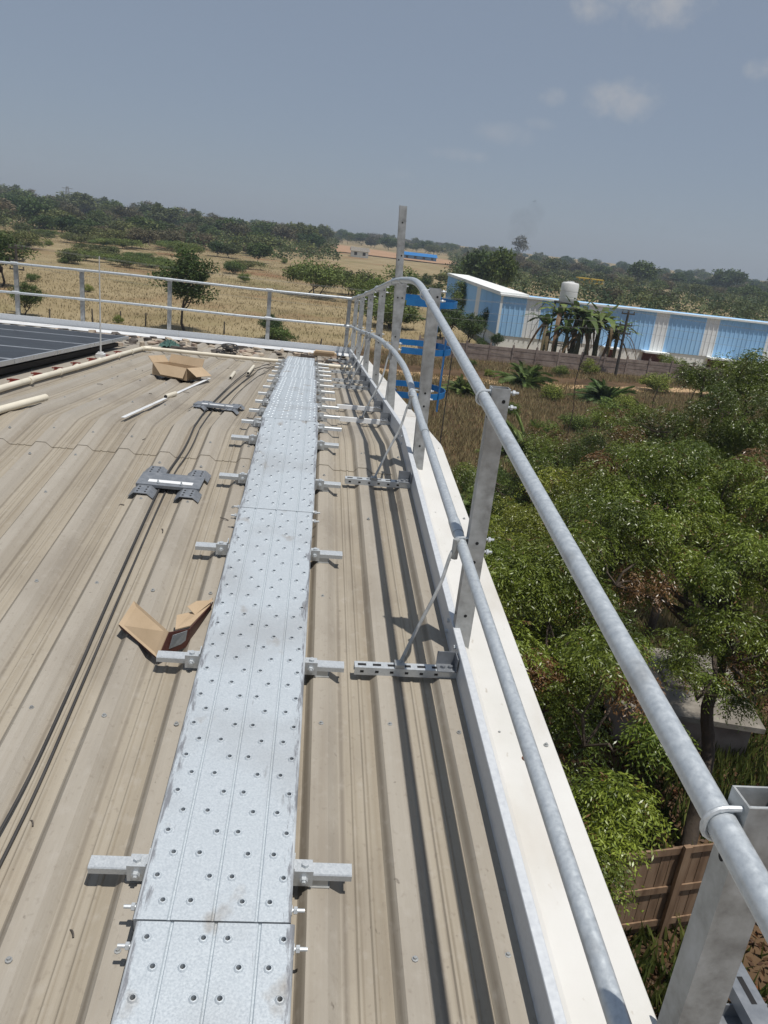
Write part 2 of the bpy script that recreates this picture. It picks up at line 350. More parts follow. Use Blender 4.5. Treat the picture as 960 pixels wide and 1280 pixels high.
bld = thing('roofed_building', 'low warehouse with beige ribbed metal roof carrying the walkway', 'building', (0, 0, 0))
def rib_profile(x0, nr):
    pr = []
    for i in range(nr):
        b = x0+i*PITCH
        pr += [(b, 0), (b+.022, .025), (b+.070, .025), (b+.100, 0), (b+.135, 0), (b+.139, .0035), (b+.144, .0035), (b+.148, 0), (b+.169, 0), (b+.173, .0035), (b+.178, .0035), (b+.182, 0)]
    pr.append((x0+nr*PITCH, 0))
    return pr
def roof_sheet(x0, nr, y0, y1, lift, n):
    b = MB(); b.extrude(rib_profile(x0, nr), y0, y1, closed=False, fn=lambda x, y, z: (x, y, zp(y)+z+lift), n=n)
    # turned-down front edge gives the sheet its thickness
    k = nr*12+1
    o = len(b.v); b.v += [(x, y, z-.004) for (x, y, z) in b.v[:k]]
    for j in range(k-1): b.f.append((j, o+j, o+j+1, j+1)); b.m.append(0)
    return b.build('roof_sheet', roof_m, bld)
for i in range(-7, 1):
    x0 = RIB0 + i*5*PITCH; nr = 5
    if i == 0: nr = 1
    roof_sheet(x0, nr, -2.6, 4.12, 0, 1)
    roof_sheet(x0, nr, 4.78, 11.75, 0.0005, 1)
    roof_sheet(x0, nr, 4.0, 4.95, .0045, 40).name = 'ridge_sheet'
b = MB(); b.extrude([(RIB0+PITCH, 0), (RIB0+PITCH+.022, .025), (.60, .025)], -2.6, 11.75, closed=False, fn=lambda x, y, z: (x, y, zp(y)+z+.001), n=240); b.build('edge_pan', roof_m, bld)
# roofing screws with washers on the rib crowns
sm = MB(); sm.tube([(0, 0, 0), (0, 0, .003)], .0075, 8); sm.tube([(0, 0, .003), (0, 0, .008)], .004, 6); scr = sm.mesh('roof_screw', galv_dull)
for yy in (0.55, 1.22, 1.95, 2.65, 3.4, 3.86, 4.18, 5.1, 6.3, 7.1, 7.9):
    for i in range(-14, 2):
        x = RIB0+.049+i*PITCH
        if -.31 < x < .08 or random.random() < .25: continue
        link('roof_screw', scr, bld, (x, yy+random.uniform(-.03, .03), zp(yy)+.025+(.0045 if 4.0 < yy < 4.95 else 0)))
# walls under the roof
def wallbox(x0, y0, x1, y1, z1): 
    b = MB(); b.box((x0, y0, 0), (x1, y1, z1)); return b.build('wall', wall_m, bld)
b = MB(); pts = [(-2.5, 0), (11.8, 0), (11.8, zp(11.8)-.12), (YR, zp(YR)-.12), (-2.5, zp(-2.5)-.12)]
b.add([(.56, y, z) for y, z in pts]+[(.76, y, z) for y, z in pts], [(4,3,2,1,0), (5,6,7,8,9)]+[(i, (i+1) % 5, 5+(i+1) % 5, 5+i) for i in range(5)]); b.build('gable_wall', wall_m, bld)
b = MB(); b.box((-9, 11.6, 0), (.56, 11.8, zp(11.8)-.15)); b.build('end_wall', wall_m, bld)
# cream gable trim (coping) in lapped lengths
trim_prof = [(.592, .048), (.614, .048), (.630, .036), (.815, .034), (.818, .031), (.818, -.22), (.812, -.22), (.812, .028), (.592, .034)]
for (a, c, lift) in ((-2.6, -.2, .0), (-.22, 3.1, .003), (3.08, 5.6, .0), (5.58, 8.9, .003), (8.88, 11.9, 0)):
    b = MB(); b.extrude(trim_prof, a, c, fn=lambda x, y, z: (x, y, zp(y)+z+lift), n=max(14, int((c-a)/.06))); b.build('gable_trim', cream, bld)
for (u, v) in ((656, 952),):
    p = nearp(u, v, PAN+.028); b = MB(); b.tube([(0, 0, -.002), (0, 0, .003)], .011, 10); b.tube([(0, 0, .003), (0, 0, .009)], .005, 6); b.build('rusty_screw', rust_m, bld, loc=(p[0], p[1], zp(p[1])+.038))
for y in (1.9, 3.0, 3.4, 4.3, 5.2, .9):
    for x in (.655, .79):
        link('trim_rivet', scr, bld, (x, y+random.uniform(-.1, .1), zp(y)+.037))
# eave: white flashing
b = MB(); b.extrude([(11.52, .035), (11.84, .05), (11.84, -.25), (11.83, -.25), (11.83, .04), (11.52, .028)], -9, .6, fn=lambda x, y, z: (y, x, zp(min(x, 11.8))+z), n=1); b.build('eave_flashing', white_flash, bld)

# ------------------------------------------------------------------ walkway planks
PW = .325
GRV = (.072, .162, .253)
ROW_A = (.052, .110, .219, .278); ROW_B = (.028, .141, .190, .304)
def plank_mesh(Lp, phase=0):
    b = MB(); g = .004; edges = [0.004]+[e for x in GRV for e in (x-g, x+g)]+[PW-.004]
    bands = [(edges[2*i], edges[2*i+1]) for i in range(4)]
    P = .0615; nr = int(Lp/P); pad = (Lp-nr*P)/2
    def q(x0, x1, y0, y1): 
        if x1-x0 > 1e-5 and y1-y0 > 1e-5: b.add([(x0, y0, 0), (x1, y0, 0), (x1, y1, 0), (x0, y1, 0)], [(0, 1, 2, 3)])
    h = .0125
    for bi, (x0, x1) in enumerate(bands):
        q(x0, x1, 0, pad); q(x0, x1, pad+nr*P, Lp)
        for r in range(nr):
            ya = pad+r*P; yc = ya+P/2; dx = (ROW_A if (r+phase) % 2 else ROW_B)[bi]; dx = min(max(dx, x0+h+.001), x1-h-.001)
            q(x0, dx-h, ya, ya+P); q(dx+h, x1, ya, ya+P); q(dx-h, dx+h, ya, yc-h); q(dx-h, dx+h, yc+h, ya+P)
            vs = [(dx+a*h, yc+c*h, 0) for a, c in ((1,0),(1,1),(0,1),(-1,1),(-1,0),(-1,-1),(0,-1),(1,-1))]
            for rad, z in ((.0108, 0), (.0078, .0035), (.0056, .0038), (.0052, -.009)):
                vs += [(dx+rad*math.cos(k*math.pi/4), yc+rad*math.sin(k*math.pi/4), z) for k in range(8)]
            fs = [(L_*8+k, L_*8+(k+1) % 8, (L_+1)*8+(k+1) % 8, (L_+1)*8+k) for L_ in range(4) for k in range(8)]
            b.add(vs, fs); b.add(vs[-8:], [tuple(range(8))], 1)
    for x in GRV:    # pressed grooves
        b.extrude([(x-g, 0), (x-.0015, -.005), (x+.0015, -.005), (x+g, 0)], 0, Lp, closed=False)
    # rolled edges and sides
    b.extrude([(-.001, -.041), (-.001, -.003), (.001, -.0008), (.004, 0)], 0, Lp, closed=False, mi=2)
    b.extrude([(PW-.004, 0), (PW-.001, -.0008), (PW+.001, -.003), (PW+.001, -.041)], 0, Lp, closed=False, mi=2)
    b.extrude([(.02, -.041), (-.001, -.041)], 0, Lp, closed=False, mi=2); b.extrude([(PW+.001, -.041), (PW-.02, -.041)], 0, Lp, closed=False, mi=2)
    # folded ends
    for y in (0, Lp): b.add([(0, y, -.001), (PW, y, -.001), (PW, y, -.035), (0, y, -.035)], [(0, 1, 2, 3)])
    return b.mesh('walkway_plank', [plank_m, dark, scuff])
bolt = MB(); bolt.tube([(0, 0, 0), (.03, 0, 0)], .0042, 8); bolt.tube([(.006, 0, 0), (.014, 0, 0)], .0085, 6); bolt.tube([(.0, 0, 0), (.003, 0, 0)], .011, 10); bolt_me = bolt.mesh('joint_bolt', galv)
planks = [(-.80, 1.232, -.2835, 'perforated galvanised walkway plank running past the joint bolts towards the roof edge below'),
          (1.236, 3.222, -.280, 'perforated galvanised walkway plank beside the torn cardboard'),
          (3.226, 4.448, -.2655, 'perforated galvanised walkway plank just below the ridge beside the forked grey cable bracket'),
          (4.452, 5.30, -.266, 'short perforated walkway plank starting at the ridge on the descending slope'),
          (5.304, 6.90, -.274, 'perforated walkway plank second from the ridge on the descending slope'),
          (6.904, 8.31, -.283, 'perforated walkway plank third from the ridge on the descending slope'),
          (8.314, 9.42, -.293, 'last perforated walkway plank crossing the cream pipe near the eave')]
pm_cache = {}
for i, (a, c, x, lab) in enumerate(planks):
    sl = S1 if i < 3 else S2; Lp = (c-a)*math.hypot(1, sl)
    t = thing('walkway_plank', lab, 'walkway plank', (x, a, zw(a)), 0, 'walkway planks in line'); t.rotation_euler = (math.atan(sl), 0, -.005 if i > 2 else -.006)
    link('tread', plank_mesh(Lp, i % 2), t)
    ends = [Lp-.04] if i == 0 else ([.045, Lp-.04] if i < 6 else [.045])
    for y in ends:
        for s in (0, 1):
            o = link('joint_bolt', bolt_me, t, (PW if s else 0, y, -.022)); o.rotation_euler = (0, 0, 0 if s else math.pi)

# ------------------------------------------------------------------ strut supports under the walkway
def strut_profile(w_=.034, h_=.030, t_=.0028, lip=.008):
    a = w_/2      # open side down; (y, z) outline
    return [(-a, 0), (-a, h_), (a, h_), (a, 0), (a-lip, 0), (a-lip, t_), (a-t_, t_), (a-t_, h_-t_), (-a+t_, h_-t_), (-a+t_, t_), (-a+lip, t_), (-a+lip, 0)]
def strut_mesh(Ls, slots=True, mats=None):
    b = MB(); b.extrude([(p[0], p[1]) for p in strut_profile()], 0, Ls, fn=lambda x, y, z: (y, x, z))
    if slots:
        n = int(Ls/.05)
        for i in range(n): 
            x = .025+i*.05
            b.add([(x-.014, -.006, .0304), (x+.014, -.006, .0304), (x+.014, .006, .0304), (x-.014, .006, .0304)], [(0, 1, 2, 3)], 1)
            b.add([(x-.006, -.0174, .010), (x+.006, -.0174, .010), (x+.006, -.0174, .019), (x-.006, -.0174, .019)], [(0, 1, 2, 3)], 1)
    return b.mesh('strut_channel', mats or [galv_dull, dark])
fb = MB(); fb.extrude([(-.018, 0), (-.018, .0165), (-.0155, .0195), (.0155, .0195), (.018, .0165), (.018, 0), (.010, 0), (.010, .0025), (.0155, .0025), (.0155, .017), (-.0155, .017), (-.0155, .0025), (-.010, .0025), (-.010, 0)], 0, .60, fn=lambda x, y, z: (y, x, z), cap=False)
sup_me = fb.mesh('strut_channel', [galv])
rc = MB(); rc.box((-.02, -.016, -.0255), (.02, .016, .001)); rc.box((-.024, -.02, -.0255), (.024, .02, -.021)); rc_me = rc.mesh('rib_clip', [galv_dull])
cl = MB(); cl.box((-.023, -.0245, -.012), (.021, -.021, .036)); cl.box((-.021, -.021, .021), (.021, .019, .0245)); cl.box((.021, -.0245, -.012), (.0245, .019, .045))
cl.tube([(-.002, -.038, .012), (-.002, -.018, .012)], .005, 8); cl.tube([(-.002, -.033, .012), (-.002, -.0245, .012)], .0095, 6); cl.tube([(-.004, .002, .024), (-.004, .002, .033)], .009, 6); cl_me = cl.mesh('edge_clamp', [galv])
sup_y = [(.66, 0), (1.415, 0), (2.20, 0), (2.945, 0), (3.675, 0), (4.22, 0)] + [(4.56+k*.47, 1) for k in range(11)]
NEARLAB = ['strut channel crosspiece under the walkway plank below the joint bolts', 'strut channel crosspiece clamped under the walkway just above the joint bolts', 'strut channel crosspiece clamped under the walkway touching the torn cardboard', 'strut channel crosspiece clamped under the walkway, next one up from the torn cardboard', 'strut channel crosspiece under the walkway level with the forked bracket below the ridge', 'strut channel crosspiece under the walkway right below the ridge']
for i, (y, fs) in enumerate(sup_y):
    lab = NEARLAB[i] if not fs else 'strut channel crosspiece under the walkway on the slope beyond the ridge'
    x0 = -.415+random.uniform(-.008, .008) if not fs else -.388+.006*(i % 3)-.012*(y-4.5)/5
    t = thing('strut_support', lab, 'strut channel', (x0, y, zw(y)-.0612), 0, 'strut channels under the walkway' if not fs else 'strut channels beyond the ridge')
    t.rotation_euler = (math.atan(S2 if fs else S1), 0, random.uniform(-.012, .012))
    link('channel', sup_me, t)
    for kx in range(-4, 2):
        xr_ = RIB0+.049+kx*PITCH
        if x0+.02 < xr_ < x0+.58: link('rib_clip', rc_me, t, (xr_-x0, 0, 0))
    px = [p for p in planks if p[0] <= y <= p[1]][0][2]
    c1 = link('edge_clamp', cl_me, t, (px-.0255-x0, 0, 0)); c2 = link('edge_clamp', cl_me, t, (px+PW+.0255-x0, 0, 0)); c2.scale = (-1, 1, 1)

# ------------------------------------------------------------------ guard rail along the gable edge
gr = thing('guard_rail', 'galvanised pipe guard rail with channel posts and toe board along the cream gable edge', 'guard rail', (.55, 0, 6.6))
def child(b, name, mats, parent, smooth=False):
    o = b.build(name, mats, parent, smooth); o.matrix_parent_inverse = Matrix.Translation(-parent.location) if parent.type == 'EMPTY' else o.matrix_parent_inverse
    return o
def smooth_path(P, n=8):
    P = [np.array(p, float) for p in P]; out = []
    for i in range(len(P)-1):
        p0, p1, p2, p3 = P[max(i-1, 0)], P[i], P[i+1], P[min(i+2, len(P)-1)]
        for k in range(n):
            t = k/n; out.append(.5*((2*p1)+(-p0+p2)*t+(2*p0-5*p1+4*p2-p3)*t*t+(-p0+3*p1-3*p2+p3)*t**3))
    out.append(P[-1]); return out
XR = .548
top_px = [(955,1120),(912,1035),(760,763),(605,495),(548,390)]
# the rail follows the slope, bends over the ridge and drops with the far slope
def railpts(h0, hs):
    return [(XR, y, zw(y)+PAN+h) for (y, h) in hs]
top_h = [(-1.0, .875), (.3, .893), (1.5, .918), (2.9, .948), (3.75, .962), (4.35, .962), (4.95, .978), (5.8, .985), (7.4, .952), (9.5, .905), (11.86, .872)]
mid_h = [(-1.0, .425), (.3, .43), (1.5, .435), (2.9, .435), (3.75, .440), (4.35, .462), (4.95, .50), (5.8, .53), (7.4, .53), (9.5, .49), (11.86, .462)]
b = MB(); b.tube(smooth_path(railpts(0, top_h)), .0195, 16); top_rail = child(b, 'top_rail', pipe_m, gr, True)
b = MB(); b.tube(smooth_path(railpts(0, mid_h)), .0185, 16); mid_rail = child(b, 'mid_rail', pipe_m, gr, True)
def hat(tab, y):
    ys = [t[0] for t in tab]; hs = [t[1] for t in tab]; return float(np.interp(y, ys, hs))
def channel_post(b, x0, x1, y0, y1, z0, z1, lean=0.0, t=.003, holes=()):
    """open topped hollow post, lean in x over the height"""
    o = len(b.v)
    def L4(z, i):
        s = lean*(z-z0)/max(.01, z1-z0); return [(x0+i+s, y0+i, z), (x1-i+s, y0+i, z), (x1-i+s, y1-i, z), (x0+i+s, y1-i, z)]
    vs = L4(z0, 0)+L4(z1, 0)+L4(z1, t)+L4(z1-.35, t)
    fs = [(k, (k+1) % 4, 4+(k+1) % 4, 4+k) for k in range(4)]+[(4+k, 4+(k+1) % 4, 8+(k+1) % 4, 8+k) for k in range(4)]+[(8+k, 8+(k+1) % 4, 12+(k+1) % 4, 12+k) for k in range(4)]
    b.add(vs, fs); b.add(vs[12:], [(0, 1, 2, 3)], 1)
    for (hz, off) in holes:
        s = lean*(hz-z0)/max(.01, z1-z0); xc = (x0+x1)/2+off+s
        b.add([(xc+.006*math.cos(k*math.pi/5), y0-.0006, hz+.006*math.sin(k*math.pi/5)) for k in range(10)], [tuple(range(10))], 1)
        yc = (y0+y1)/2
        b.add([(x0-.0006+s, yc+.006*math.cos(k*math.pi/5), hz+.006*math.sin(k*math.pi/5)) for k in range(10)], [tuple(range(10))], 1)
def ubolt(x, y, z, r, parent, name='pipe_clamp'):
    """loop of round bar over the pipe with its two threaded ends through the post"""
    b = MB(); P = []
    for k in range(9):
        a = math.pi/2+math.pi*k/8; P.append((x+(r+.004)*math.cos(a), y, z+(r+.004)*math.sin(a)))
    P = [(x+.11, y, z+r+.004)]+P+[(x+.11, y, z-r-.004)]
    b.tube(P, .0042, 8)
    for zz in (z+r+.004, z-r-.004): b.tube([(x+.090, y, zz), (x+.098, y, zz)], .0085, 6)
    return b.build(name, galv, parent, True)
PX0, PX1 = .569, .629
posts = [(-.85, 0), (.715, 0), (2.36, 0), (4.02, -.03), (7.3, -.03), (8.8, -.03), (10.4, -.02), (11.82, -.01)]
for (y, lean) in posts:
    zt = zw(y)+PAN+hat(top_h, y)+.035; zb = zw(y)+PAN-.28
    hh = [(zw(y)+PAN+hat(top_h, y)-.005, .012), (zw(y)+PAN+hat(top_h, y)-.06, 0), (zw(y)+PAN+hat(mid_h, y)+.01, 0), (zw(y)+PAN+hat(mid_h, y)-.06, 0), (zw(y)+PAN+.17, 0)]
    b = MB(); dl = -lean; channel_post(b, PX0+dl, PX1+dl, y, y+.042, zb, zt, lean, holes=hh); po = child(b, 'post', [galv_dull, dark], gr)
    ubolt(XR, y+.012, zw(y)+PAN+hat(top_h, y), .0195, po); ubolt(XR, y+.012, zw(y)+PAN+hat(mid_h, y), .0185, po)
# tall post just past the ridge: a pair of channels back to back
yT = 5.75; zt = float(ony(502, 257, yT)[2])
zb = zw(yT)+PAN-.25; xt = float(ony(502, 257, yT)[0]); xb = float(ony(491, 490, yT)[0])
b = MB(); channel_post(b, xb-.012, xb+.04, yT, yT+.042, zb, zt, xt-xb, holes=[(zt-.11, 0), (zt-.33, .008), (zt-.36, -.01), (zt-.62, 0), (zt-.9, 0)]); tp = child(b, 'tall_post', [galv_dull, dark], gr)
b = MB(); channel_post(b, xb-.058, xb-.013, yT+.004, yT+.042, zb, zw(yT)+PAN+hat(top_h, yT)+.012, .03, holes=[(zt-.62, 0), (zt-.95, 0), (zt-1.15, 0)]); po = child(b, 'post', [galv_dull, dark], gr)
ubolt(XR, yT+.02, zw(yT)+PAN+hat(top_h, yT), .0195, po); ubolt(XR, yT+.02, zw(yT)+PAN+hat(mid_h, yT), .0185, po)
# pipe sleeves on the bends
for (tab, y, r) in ((top_h, 3.72, .0215), (mid_h, 3.45, .0205), (mid_h, 2.44, .0205), (top_h, 5.2, .0215)):
    b = MB(); P = [(XR, yy, zw(yy)+PAN+hat(tab, yy)) for yy in (y, y+.1)]; b.tube(P, r, 14); child(b, 'pipe_sleeve', pipe_m, gr, True)
# toe board in lengths, with a folded bright top flange
for k, (a, c) in enumerate(((-2.6, .4), (.402, 2.36), (2.362, 4.44), (4.442, 6.4), (6.402, 8.4), (8.402, 11.84))):
    pr = [(.5625, .024), (.5625, .118), (.564, .1205), (.586, .1215), (.588, .119), (.588, .108), (.5865, .108), (.5865, .118), (.5645, .117), (.5645, .024)]
    b = MB(); b.extrude(pr, a, c, fn=lambda x, y, z: (x, y, zp(y)+z), n=40); t = child(b, 'toe_board', toe_m, gr)
    for yy in (a+.08, c-.08):
        for zz in (.055, .098):
            bb = MB(); bb.tube([(.5625, yy, zp(yy)+zz), (.555, yy, zp(yy)+zz)], .007, 6); bb.build('toe_bolt', galv, t)
# feet: slotted struts on the roof with a plate and an inclined stay rod
slot_me = strut_mesh(.345, True, [galv, dark]); slot_w = strut_mesh(.345, False, [white_m, dark])
def foot(y, rod=True, white=False, x0=.217):
    sl = math.atan(S1 if y < YR else S2)
    o = link('stay_channel', slot_w if white else slot_me, gr); o.location = (x0-gr.location[0], y, zp(y)+.025-gr.location[2]); o.rotation_euler = (sl, 0, random.uniform(.0, .04))
    z = zp(y)+.055
    b = MB(); b.box((.495, y-.026, z), (.558, y+.026, z+.003)); b.box((.495, y+.0225, z), (.558, y+.0255, z+.05)); b.box((.5555, y-.026, z), (.559, y+.026, z+.05))
    b.tube([(.515, y+.0, z+.003), (.515, y, z+.011)], .008, 6); b.tube([(.54, y, z+.003), (.54, y, z+.011)], .008, 6); child(b, 'foot_plate', [tray_m], gr)
    if rod:
        xb_, zt_ = x0+.15, zw(y+.14)+PAN+hat(mid_h, y+.14)
        P = smooth_path([(xb_, y+.005, z), (xb_+.05, y+.04, z+.12), (xb_+.115, y+.09, z+.26), (XR-.03, y+.14, zt_-.028), (XR, y+.15, zt_-.022)], 6)
        b = MB(); b.tube(P, .006, 8); b.box((xb_-.016, y-.018, z), (xb_+.016, y+.018, z+.012)); b.tube([(XR-.02, y+.14, zt_-.05), (XR-.02, y+.14, zt_+.02)], .012, 8); child(b, 'stay_rod', [galv_dull], gr, True)
for (y, rod, wh) in ((.62, False, False), (2.22, True, False), (3.79, True, False), (5.12, True, True), (5.75, False, True), (7.2, True, False), (7.75, True, False), (8.7, True, False), (9.6, False, False), (10.3, True, False)): foot(y, rod, wh)
# outside foot bracket of the nearest post: slotted channel and plates below the trim
b = MB()
zc = 6.80
def uch(b, x0, x1, y0, y1, z0, z1, t=.004):
    b.box((x0, y0, z0), (x0+t, y1, z1)); b.box((x1-t, y0, z0), (x1, y1, z1)); b.box((x0+t, y0, z0), (x1-t, y1, z0+t))
b.box((.935, .45, zc+.056), (.985, 1.13, zc+.06)); b.box((.935, .45, zc+.03), (.938, 1.13, zc+.056)); b.box((.982, .45, zc+.03), (.985, 1.13, zc+.056))
for k in range(5): b.add([(.955, .585+k*.11, zc+.0605), (.967, .585+k*.11, zc+.0605), (.967, .645+k*.11, zc+.0605), (.955, .645+k*.11, zc+.0605)], [(0, 1, 2, 3)], 1)
child(b, 'outrigger_channel', [tray_m, dark], gr)
b = MB(); b.box((.822, .86, zc-.004), (1.01, .92, zc)); b.box((.822, .916, zc), (1.01, .92, zc+.03)); b.box((.822, 1.0, zc-.004), (1.01, 1.05, zc)); b.box((.822, 1.046, zc), (1.01, 1.05, zc+.03)); b.box((.819, .84, zc-.12), (.8235, 1.08, zc+.012)); child(b, 'bracket_plate', [tray_m], gr)
b = MB()
for x in (.85, .88, .91): b.tube([(x, .89, zc-.001), (x, .89, zc+.012)], .009, 6)
child(b, 'bracket_bolt_row', galv, gr); 

# ------------------------------------------------------------------ guard rail along the far eave
YE = 11.9; ge = thing('guard_rail', 'galvanised guard rail along the far eave in front of the dry field', 'guard rail', (-2, YE, zp(11.8)))
zE = zp(11.8)
def childE(b, name, mats, smooth=False): return child(b, name, mats, ge, smooth)
for x in (-8.2, -6.9, -5.6, -4.30, -3.385, -2.14, -.69, .50):
    b = MB(); b.box((x-.028, YE-.02, zE-.25), (x+.028, YE-.016, zE+.875)); b.box((x-.028, YE-.016, zE-.25), (x-.024, YE+.02, zE+.875)); b.box((x+.024, YE-.016, zE-.25), (x+.028, YE+.02, zE+.875)); po = childE(b, 'post', galv_dull)
    for h in (.86, .455):
        b = MB(); b.tube([(x-.05, YE-.045, zE+h), (x+.05, YE-.045, zE+h)], .023, 10); b.build('pipe_clamp', galv, po, True)
for h in (.86, .455):
    b = MB(); b.tube([(x, YE-.045, zE+h+.006*math.sin(x*1.7)) for x in np.linspace(-10, .56, 20)], .018, 12); childE(b, 'top_rail' if h > .6 else 'mid_rail', pipe_m, True)
for a, c in ((-10, -6), (-5.998, -2), (-1.998, .62)):
    b = MB(); b.box((a, YE-.026, zE-.02), (c, YE-.023, zE+.135)); b.box((a, YE-.023, zE+.132), (c, YE-.002, zE+.135)); childE(b, 'toe_board', toe_m)

# ------------------------------------------------------------------ blue caged ladder outside the gable
LY = 8.25; ld = thing('caged_ladder', 'bright blue steel ladder with safety cage hoops behind the guard rail', 'ladder', (.85, LY, 0))
def lch(b, name, smooth=False): return child(b, name, blue_m, ld, smooth)
for z in (7.60, 7.12, 6.66):
    b = MB(); prof = []
    P = [(.90, LY-.33), (1.15, LY-.35)]+[(1.15+.32*math.sin(a), LY-.35*math.cos(a)) for a in np.linspace(.25, math.pi-.25, 13)]+[(1.15, LY+.35), (.90, LY+.33)]
    o = len(b.v)
    for (x, y) in P:
        cx, cy = x-1.1, y-LY; l_ = math.hypot(cx, cy); 
        for (dx, dz) in ((0, -.032), (0, .032), (-.006, .032), (-.006, -.032)): b.v.append((x+dx*cx/l_, y+dx*cy/l_, z+dz))
    for i in range(len(P)-1):
        for j in range(4): b.f.append((o+i*4+j, o+(i+1)*4+j, o+(i+1)*4+(j+1) % 4, o+i*4+(j+1) % 4)); b.m.append(0)
    lch(b, 'cage_hoop')
for a in (.75, 2.5):
    x, y = 1.15+.312*math.sin(a), LY-.342*math.cos(a)
    b = MB(); b.box((x-.006, y-.03, 6.50), (x+.006, y+.03, 7.3 if a < 2 else 7.64)); lch(b, 'cage_strap')
for s in (-.23, .23):
    b = MB(); b.box((.89, LY+s-.02, .1), (.91, LY+s+.02, 6.7)); lch(b, 'ladder_stile')
for k in range(21):
    b = MB(); b.tube([(.90, LY-.23, .4+k*.3), (.90, LY+.23, .4+k*.3)], .012, 8); lch(b, 'rung')
p0 = (1.47, LY-.12, 7.12)
b = MB(); b.tube(smooth_path([(1.476, LY-.1, 7.10), (1.47, LY-.12, 6.0), (1.45, LY-.14, 4.0), (1.4, LY-.1, 1.2), (1.3, LY-.1, .02)], 5), .006, 6); tag(b.build('hanging_rope', cable_m), 'thin black rope hanging from the blue ladder cage', 'rope')

# ------------------------------------------------------------------ things lying on the roof
def roofpt(u, v, off=0.0):
    p = nearp(u, v, PAN+off)
    return p if p[1] < YR else farp(u, v, PAN+off)
def cable(pix, r, label, off=.004):
    P = [roofpt(u, v, off) for (u, v) in pix]; P = smooth_path(P, 8)
    b = MB(); hh_ = np.convolve(np.pad([max(ribh(p[0]+dx_) for dx_ in (-.03, 0, .03)) for p in P], 10, mode='edge'), np.ones(21)/21, 'valid'); q = [(p[0], p[1], zp(p[1])+max(h_i, ribh(p[0]))+r+.001) for p, h_i in zip(P, hh_)]
    b.tube(q, r, 8); return tag(b.build('cable', cable_m, None, True), label, 'cable', 'black cables down the roof')
cable([(345, 458), (318, 468), (274, 505), (243, 552), (214, 600), (160, 722), (96, 872), (40, 1000), (-40, 1160)], .0045, 'black cable running through the grey brackets, on the walkway side')
cable([(338, 457), (308, 468), (266, 505), (236, 552), (205, 602), (150, 722), (84, 872), (24, 1000), (-60, 1150)], .0045, 'black cable running through the grey brackets, on the solar panel side')
cable([(344, 459), (327, 470), (300, 492), (284, 512)], .003, 'short thin black cable ending at the bracket beyond the ridge')

def tray_bracket(u, v, rz, label, yscale=1.0):
    p = roofpt(u, v, .03); y = p[1]; t = thing('cable_tray_bracket', label, 'bracket', (p[0], y, zp(y)+.0255), 0, 'forked cable tray brackets')
    t.rotation_euler = (math.atan(S1 if y < YR else S2), 0, rz)
    b = MB(); b.box((-.15, -.07, .014), (.15, .07, .017)); b.box((-.15, -.073, .002), (.15, -.07, .017)); b.box((-.15, .07, .002), (.15, .073, .017)); b.build('tray_plate', tray_m, t)
    for sx in (-.1053, .1053):
        for (a, c) in ((-.165, -.073), (.073, .165)):
            b = MB(); b.extrude([(sx-.058, -.012), (sx-.030, .012), (sx+.030, .012), (sx+.058, -.012), (sx+.055, -.012), (sx+.029, .009), (sx-.029, .009), (sx-.055, -.012)], a, c)
            for k in range(3):
                for dx in (-.018, .018):
                    xx, yy = sx+dx, a+.02+k*.026
                    b.add([(xx+.005*math.cos(q*math.pi/4), yy+.007*math.sin(q*math.pi/4), .0125) for q in range(8)], [tuple(range(8))], 1)
            b.build('rib_saddle', [tray_m, dark], t)
    b = MB(); b.box((-.10, -.045, .0175), (.11, -.015, .020)); b.build('strip_label', white_m, t)
    for x in (-.05, .06):
        b = MB(); b.tube([(x, -.05, .015), (x, -.05, .035)], .0035, 8); b.tube([(x, -.05, .018), (x, -.05, .024)], .007, 6); b.build('tie_bolt', galv, t)
    return t
tray_bracket(214, 603, -.05, 'dark grey forked cable tray bracket on the slope with the torn cardboard')
tray_bracket(272, 508, -.08, 'dark grey forked cable tray bracket just beyond the ridge beside the walkway')

# torn carton beside the walkway
def sheet(b, pts, th, mi=0, mi2=None):
    P = [np.array(p, float) for p in pts]; nn = np.cross(P[1]-P[0], P[2]-P[0]); nn /= np.linalg.norm(nn); k = len(P)
    vs = P+[p-nn*th for p in P]
    b.add(vs, [tuple(range(k))], mi); b.add(vs, [tuple(range(k, 2*k))[::-1]], mi if mi2 is None else mi2)
    b.add(vs, [(i, k+i, k+(i+1) % k, (i+1) % k) for i in range(k)], mi)
tcp = roofpt(210, 812, 0); y0 = tcp[1]
tcb = thing('torn_carton', 'torn brown cardboard carton with dark red print lying beside the walkway', 'cardboard box', (tcp[0], y0, zp(y0)))
def TC(u, v, h):       # point over the roof whose foot... height h above the pan
    p = nearp(u, v, PAN+h); return (p[0]-tcp[0], p[1]-y0, p[2]-zp(y0))
b = MB(); sheet(b, [TC(149, 781, .05), TC(168, 752, .09), TC(211, 790, .10), TC(197, 823, .03)], .004); sheet(b, [TC(149, 781, .05), TC(197, 823, .03), TC(190, 815, .004), TC(152, 786, .004)], .003, 1); b.build('flap', [card, card_in], tcb)
b = MB(); sheet(b, [TC(211, 790, .10), TC(236, 786, .075), TC(233, 808, .012), TC(197, 823, .03)], .003, 1); sheet(b, [TC(236, 786, .075), TC(266, 752, .06), TC(262, 762, .008), TC(233, 808, .012)], .003, 1); b.build('printed_side', [card, card_in], tcb)
b = MB(); sheet(b, [TC(216, 794, .0945), TC(234, 788, .0765), TC(231, 803, .032), TC(211, 811, .045)], .0015); b.build('label', card_lbl, tcb)
b = MB(); sheet(b, [TC(219, 788, .07), TC(221, 770, .055), TC(240, 766, .05), TC(266, 748, .055), TC(262, 758, .06), TC(238, 783, .07)], .004); b.build('inner_flap', card, tcb)
